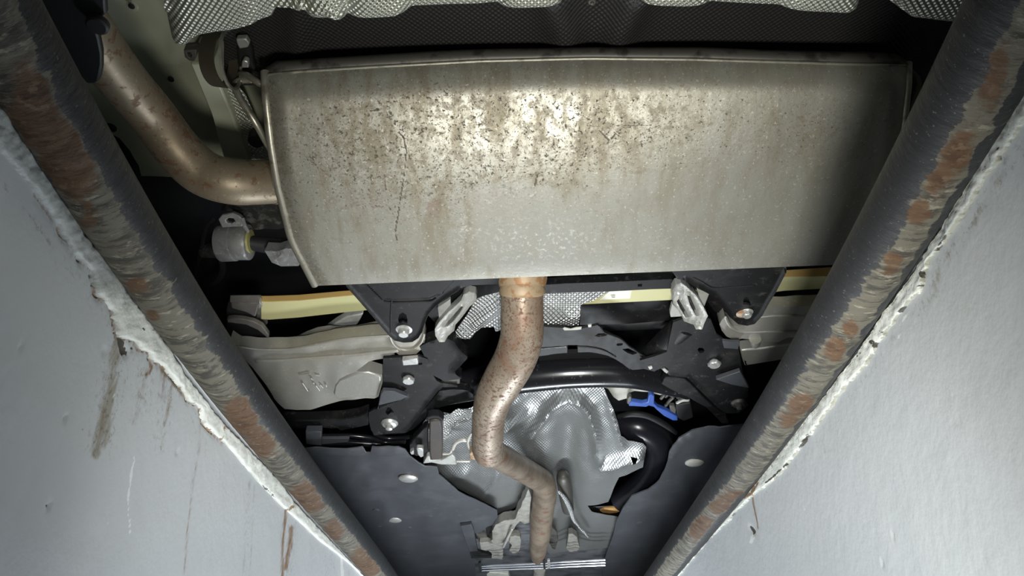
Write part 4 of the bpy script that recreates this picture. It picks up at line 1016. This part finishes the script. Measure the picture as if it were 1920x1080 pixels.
sheet('tray_sheet', [(1420, 795), (1367, 798), (1330, 802), (1298, 810), (1273, 823), (1262, 838), (1255, 850), (1252, 866), (1246, 880), (1236, 898), (1215, 915), (1185, 930), (1168, 950), (1155, 975), (1150, 1000), (1140, 1030), (1130, 1060), (1130, 1180), (1620, 1180), (1620, 795)], TRAY, .004, PLASTIC, tR, step=9, bev=.0015,
      relief=addf(ridge([(1298, 818), (1272, 830), (1262, 855)], 5, .006), ridge([(1248, 880), (1290, 876), (1292, 872)], 3, .004), ridge([(1200, 980), (1240, 990)], 4, .005), ridge([(1280, 900), (1295, 945), (1260, 990)], 6, .004), lambda p: .009*vnoise(p, .018, 9.)+.003*vnoise(p, .05, 3.)))
for (x, y, r) in ((1302, 867.5, 17.5), (1200, 980, 8)):
    bolt(x, y, r, TRAY, PALE if r > 10 else PLASTIC, tR, 'clip', 'clip')
o = sheet('tunnel_tray', [(880, 985), (960, 960), (1150, 950), (1180, 985), (1165, 1050), (1160, 1100), (880, 1100)], H(.80), .004, mat('grey_tunnel_lining', (.26, .27, .29), .2, .5, [dict(scale=12, lo=.4, hi=.7, color=(.09, .095, .10))], bump=[(50, .3, .004)]), None)
tag(o, 'grey lined centre tunnel between the two underbody trays', 'tunnel lining')

# centre heat shield
ch = Z8([(70, 420), (150, 305), (240, 275), (330, 268), (400, 240), (460, 228), (560, 190), (700, 158), (780, 125), (1000, 105), (1250, 90), (1370, 95), (1405, 160), (1440, 235), (1470, 330), (1492, 420), (1540, 470), (1600, 476), (1645, 482), (1668, 508), (1652, 600), (1645, 650), (1560, 690), (1480, 722), (1440, 800), (1405, 890), (1262, 925), (1290, 960), (1420, 985), (1500, 1000), (1530, 1200), (1200, 1230), (1000, 1250), (880, 1100), (845, 810), (760, 930), (640, 998), (632, 935), (440, 840), (262, 742), (232, 680), (140, 625)])
CH = (.81, 1.8, -.05, 0)
und = Z8([(860, 440), (900, 390), (945, 330), (1000, 245), (1060, 200), (1130, 178), (1200, 200), (1265, 270), (1300, 380), (1318, 500), (1335, 620), (1350, 660), (1430, 650), (1520, 615), (1620, 590)])
o = sheet('heat_shield', ch, CH, .0015, FOIL2, None, step=5, holes=[Z8([(1555, 545), (1605, 545), (1590, 575), (1570, 578)])],
          relief=addf(ridge([(x, y-9) for x, y in und], 8.5, .026), ridge(Z8([(690, 390), (790, 320), (860, 260)]), 7, .011), ridge(Z8([(720, 230), (830, 140)]), 7, .006), ridge(Z8([(1400, 150), (1450, 340), (1500, 490)]), 6, .009),
                      ridge(Z8([(250, 690), (330, 690), (420, 680)]), 9, .012), ridge(Z8([(520, 850), (600, 780), (640, 690)]), 4, .008), ridge(Z8([(330, 300), (450, 260)]), 8, .010),
                      lambda p: -.03*np.exp(-(seg_dist(p, Z8([(1130, 420), (1120, 600), (1130, 800), (1140, 1100)]))/26)**2), lambda p: .004*vnoise(p, .05, 3.)))
tag(o, 'large silver heat shield with U-shaped bead in the centre tunnel', 'heat shield')

# ================================================================== front exhaust pipe
fp = thing('front_exhaust_pipe', P(960, 650, .7), 'rust-spotted exhaust pipe running forward from the silencer', 'exhaust pipe')
tube('pipe', tp([(978, 516, .800, 80), (979, 545, .775, 80), (979, 590, .742, 80), (978, 632, .715, 81), (966, 672, .695, 80), (945, 710, .682, 77), (926, 745, .67, 70), (917, 780, .662, 63), (914.5, 815, .656, 60), (914, 838, .652, 59), (917, 848, .652, 58)]), PIPE2, fp, 40, 8, round_end=True)
tube('collar', tp([(979, 512, .800, 95), (979, 522, .790, 94), (979, 532, .781, 90), (979, 540, .774, 85), (979, 544, .770, 86.5), (979, 548, .767, 86.5), (979, 552, .764, 83)]), TAN, fp, 40, 2)
tube('joint_pipe', tp([(918, 850, .655, 54), (935, 855, .665, 50), (970, 875, .70, 47), (1005, 895, .735, 45), (1018, 905, .742, 45), (1021, 920, .742, 45), (1020, 938, .738, 45)]), PIPE3, fp, 32, 5, round_end=True)
tube('pipe', tp([(1021, 915, .742, 44), (1019, 940, .738, 44), (1016, 970, .72, 42), (1013, 1000, .70, 39), (1010, 1025, .685, 34), (1008, 1046, .672, 24)]), PIPE3, fp, 32, 5, round_end=True)
o = tube('drive_shaft', tp([(1056, 893, .775, 24), (1057, 900, .772, 27), (1060, 918, .767, 27), (1062, 936, .763, 25), (1065, 955, .76, 22)]), mat('dusty_shaft', (.085, .08, .07), .4, .5, bump=[(60, .3, .002)]), None, 24, 4, round_end=True)
tag(o, 'dusty grey shaft right of the lower exhaust pipe', 'shaft')
hr = thing('exhaust_mount', P(830, 830, .72), 'brown rubber exhaust mount left of the rusty front pipe', 'exhaust mount')
sheet('rubber_strap', Q8([(520, 400), (600, 385), (690, 395), (715, 500), (720, 700), (715, 970), (540, 990), (520, 870), (515, 600)]), (.73, 1.7, -.1, 0), .03, STRAP, hr, bev=.004)
sheet('holder', Q8([(490, 340), (560, 320), (660, 325), (740, 380), (720, 410), (600, 385), (500, 400)]), (.735, 1.7, -.1, 0), .02, VOID, hr, bev=.002)
sheet('bolt_head', Q8([(225, 865), (280, 845), (290, 900), (250, 905)]), (.73, 1.7, -.1, 0), .012, STEEL, hr, bev=.002)
sheet('bolt_head', Q8([(325, 815), (430, 820), (430, 930), (390, 950), (340, 900)]), (.73, 1.7, -.1, 0), .015, STEEL, hr, bev=.003)
sheet('foot', Q8([(425, 1035), (480, 930), (525, 930), (530, 985), (700, 985), (860, 900), (900, 930), (930, 1050), (700, 1050), (560, 1020)]), (.74, 1.75, -.1, 0), .015, ALU2, hr, bev=.002)
sheet('side_bracket', Q8([(220, 740), (300, 640), (330, 620), (440, 500), (500, 480), (500, 880), (330, 930), (230, 880)]), (.755, 1.7, -.1, 0), .02, BLACK, hr, bev=.003)
tube('rod', tp([(849, 842, .715, 7), (853, 832, .715, 8), (862, 826, .715, 8), (873, 825, .715, 8), (880, 830, .715, 6)]), WHITEHOSE, hr, 12, 5, round_end=True)
tube('rod', tp([(884, 812, .71, 6), (878, 825, .71, 7), (880, 838, .705, 7), (888, 848, .70, 7), (898, 852, .70, 7)]), WHITEHOSE, hr, 12, 5, round_end=True)
tube('rod', tp([(828, 851, .73, 5), (842, 850, .73, 5), (846, 846, .73, 5)]), WHITEHOSE, hr, 10, 2, round_end=True)
tube('rod', tp([(856, 865, .73, 4), (880, 865, .73, 4)]), WHITEHOSE, hr, 10, 1, round_end=True)
sheet('tan_bracket', Q8([(1120, 880), (1180, 855), (1200, 900), (1340, 890), (1350, 1000), (1210, 990), (1130, 970)]), (.69, 1.7, -.1, 0), .02, TAN, hr, bev=.003)
sheet('foil_scrap', Q8([(700, 330), (800, 290), (960, 230), (1150, 200), (1170, 380), (1000, 450), (850, 500), (840, 640), (720, 700), (730, 480)]), (.76, 1.65, -.1, 0), .0015, FOIL3, hr, step=4, relief=lambda p: .008*vnoise(p, .12, 6.))

# ================================================================== filler hose and blue clip at the right
fh = thing('filler_hose', P(1220, 850, .85), 'thick glossy black filler hose beside the centre heat shield', 'hose')
tube('hose_body', tp([(1150, 796, .87, 48), (1175, 797, .86, 52), (1205, 802, .85, 56), (1230, 818, .84, 58), (1240, 845, .83, 56), (1228, 880, .82, 54), (1200, 912, .81, 50), (1165, 938, .80, 46)]), HOSE, fh, 32, 8)
tube('collar', tp([(1160, 781, .86, 10), (1185, 776, .855, 12), (1215, 780, .85, 12), (1245, 795, .845, 12), (1268, 812, .84, 8)]), RUBBER, fh, 14, 6)
fc = thing('hose_clip', P(1222, 765, .83), 'bright blue plastic clip above the black filler hose', 'clip')
sheet('clip_body', Q4([(235, 430), (235, 395), (265, 378), (390, 398), (445, 385), (458, 312), (488, 298), (522, 316), (520, 400), (560, 442), (660, 482), (780, 545), (785, 592), (730, 592), (630, 542), (545, 470), (515, 440), (460, 425), (430, 440), (300, 432)]), (.825, 1.7, -.1, 0), .012, BLUE, fc, bev=.002)
sheet('clip_end', Q4([(220, 345), (245, 320), (268, 330), (262, 375), (232, 415), (212, 400)]), (.827, 1.7, -.1, 0), .012, DULLST, fc, bev=.002)
sheet('clip_end', Q4([(690, 430), (750, 430), (768, 470), (760, 520), (700, 485)]), (.827, 1.7, -.1, 0), .012, DULLST, fc, bev=.002)
o = sheet('body_flange', Q4([(-60, 215), (0, 200), (120, 196), (250, 192), (450, 218), (620, 258), (640, 290), (590, 310), (450, 275), (300, 262), (240, 285), (215, 345), (120, 372), (60, 330), (0, 240)]), (.85, 1.68, -.1, 0), .01, PALE, None, bev=.002)
tag(o, 'pale grey body flange curving over the blue hose clip', 'body flange')
cl = thing('wiring_bundle', P(1265, 750, .82), 'tangle of small brown cables right of the blue hose clip', 'cable')
for k, q in enumerate(([(600, 340), (640, 300), (700, 300), (730, 330), (700, 360), (650, 420)], [(650, 320), (690, 285), (760, 300), (800, 340), (860, 330)], [(780, 390), (830, 365), (900, 360)], [(800, 270), (900, 285), (1000, 290), (1060, 300)])):
    tube('cable', tp([(*p_, .815-.004*k, 6.5) for p_ in Q4(q)]), [DULLST, DARKCAST, ALU2, DARKCAST][k], cl, 10, 5, round_end=True)
sheet('cable_box', Q4([(760, 420), (930, 395), (960, 560), (850, 600), (780, 560)]), (.83, 1.68, -.1, 0), .02, RUBBER, cl, bev=.003)
o = sheet('ochre_tab', Q6([(1590, 345), (1640, 322), (1790, 312), (1830, 330), (1800, 362), (1700, 378), (1620, 368)]), H(.79), .006, YEL)
tag(o, 'small ochre plastic tab beside the right underbody tray', 'tab')
o = sheet('tunnel_gap_plate', Q6([(1450, 308), (1560, 318), (1600, 345), (1700, 382), (1830, 340), (1800, 405), (1700, 415), (1540, 385)]), H(.798), .004, VOID)
tag(o, 'black gap strip under the ochre tab', 'strip')

# ================================================================== clutter around the lower pipe
cb = thing('tunnel_bracket', P(950, 1000, .75), 'chalky grey cast bracket left of the lower exhaust pipe', 'bracket')
sheet('bracket_body', Q6([(375, 570), (415, 510), (450, 482), (560, 462), (640, 425), (690, 330), (730, 230), (785, 130), (815, 190), (800, 340), (800, 490), (740, 490), (690, 470), (640, 530), (600, 600), (560, 680), (500, 760), (490, 905), (450, 910), (372, 880), (372, 790), (330, 720), (380, 680)]), H(.725), .03, CRUST, cb, step=4, bev=.002, relief=lambda p: .010*vnoise(p, .09, 4.))
sheet('lug', Q6([(235, 705), (330, 700), (400, 745), (500, 760), (500, 870), (400, 860), (330, 800), (250, 780)]), H(.718), .02, CRUST, cb, step=4, bev=.002, relief=lambda p: .006*vnoise(p, .12, 7.))
sheet('lug', Q6([(580, 640), (690, 625), (700, 690), (690, 780), (620, 835), (570, 790), (600, 740), (570, 700)]), H(.72), .02, CRUST, cb, step=4, bev=.002, relief=lambda p: .006*vnoise(p, .12, 8.))
tube('rib', tp([(944, 1025, .712, 5), (952, 1008, .712, 5), (960, 992, .712, 5)]), ALU2, cb, 10, 3, round_end=True)
rb = thing('tunnel_bracket', P(1078, 1020, .75), 'small dusty bracket right of the lower exhaust pipe', 'bracket')
sheet('bracket_body', Q6([(1210, 770), (1240, 620), (1280, 600), (1330, 640), (1360, 760), (1330, 805), (1250, 810)]), H(.73), .02, CRUST, rb, step=4, bev=.002, relief=lambda p: .008*vnoise(p, .1, 2.))
sheet('bracket_wing', Q6([(1010, 690), (1050, 540), (1100, 580), (1120, 680), (1085, 790), (1050, 770)]), H(.735), .01, DULLST, rb, bev=.002)
tr = thing('tray_bracket', P(885, 1010, .72), 'grey stepped bracket at the inner edge of the left underbody tray', 'bracket')
sheet('bracket_body', Q6([(20, 520), (140, 505), (165, 560), (225, 855), (140, 860), (60, 640)]), H(.722), .012, PLASTIC, tr, bev=.002)
sheet('bracket_step', Q6([(170, 560), (300, 540), (330, 700), (340, 790), (230, 700)]), H(.735), .012, DULLST, tr, bev=.002)
sheet('bracket_foot', Q6([(130, 820), (220, 810), (360, 850), (370, 880), (140, 885)]), H(.718), .012, VOID, tr, bev=.002)
fs = tube('foil_edge', tp([(1048, 922, .735, 5), (1059, 934, .735, 8), (1069, 955, .735, 9), (1076, 975, .735, 7), (1085, 986, .735, 4)]), FOIL3, None, 10, 4, round_end=True)
tag(fs, 'bright crumpled foil edge right of the lower exhaust pipe', 'foil edge')
fs = tube('foil_edge', tp([(1085, 988, .735, 3), (1094, 996, .735, 6), (1102, 1006, .735, 3)]), FOIL3, None, 10, 4, round_end=True)
tag(fs, 'short bright crumpled foil edge below the longer one', 'foil edge')
bl = thing('brake_lines', P(1010, 1060, .64), 'row of bright steel lines crossing the bottom of the tunnel', 'pipe lines')
for (a, b, c, w) in ((1060.5, 1056, 1050, 4.2), (1064, 1060.5, 1055, 3.6), (1068.5, 1065, 1060, 4.2)):
    tube('line', tp([(899, a+1.5, .66, w), (1018, b, .66, w), (1060, (b+c)/2, .66, w), (1135, c, .66, w)]), CHROME, bl, 12, 3)
sheet('line_clip', [(1018, 1052), (1022, 1051.5), (1023, 1067), (1019, 1068)], H(.655), .008, RUBBER, bl, bev=.001)
sheet('line_clip', [(1026, 1051.5), (1031, 1051), (1032, 1066), (1027, 1067)], H(.655), .008, STEEL, bl, bev=.001)
sheet('end_block', [(897, 1057), (902, 1056), (903, 1073), (899, 1074)], H(.655), .01, RUBBER, bl, bev=.001)
o = tube('tunnel_pipe', tp([(1012, 1066, .69, 22), (1010, 1085, .69, 22), (1008, 1110, .68, 22)]), CRUST, None, 20, 3)
tag(o, 'pale dusty pipe end below the bright steel lines', 'pipe')
o = sheet('tunnel_lug', Q6([(315, 1060), (345, 1040), (440, 1045), (560, 1062), (580, 1120), (320, 1120)]), H(.69), .02, PALE, None, bev=.002)
tag(o, 'pale cream lug below the left end of the bright steel lines', 'lug')
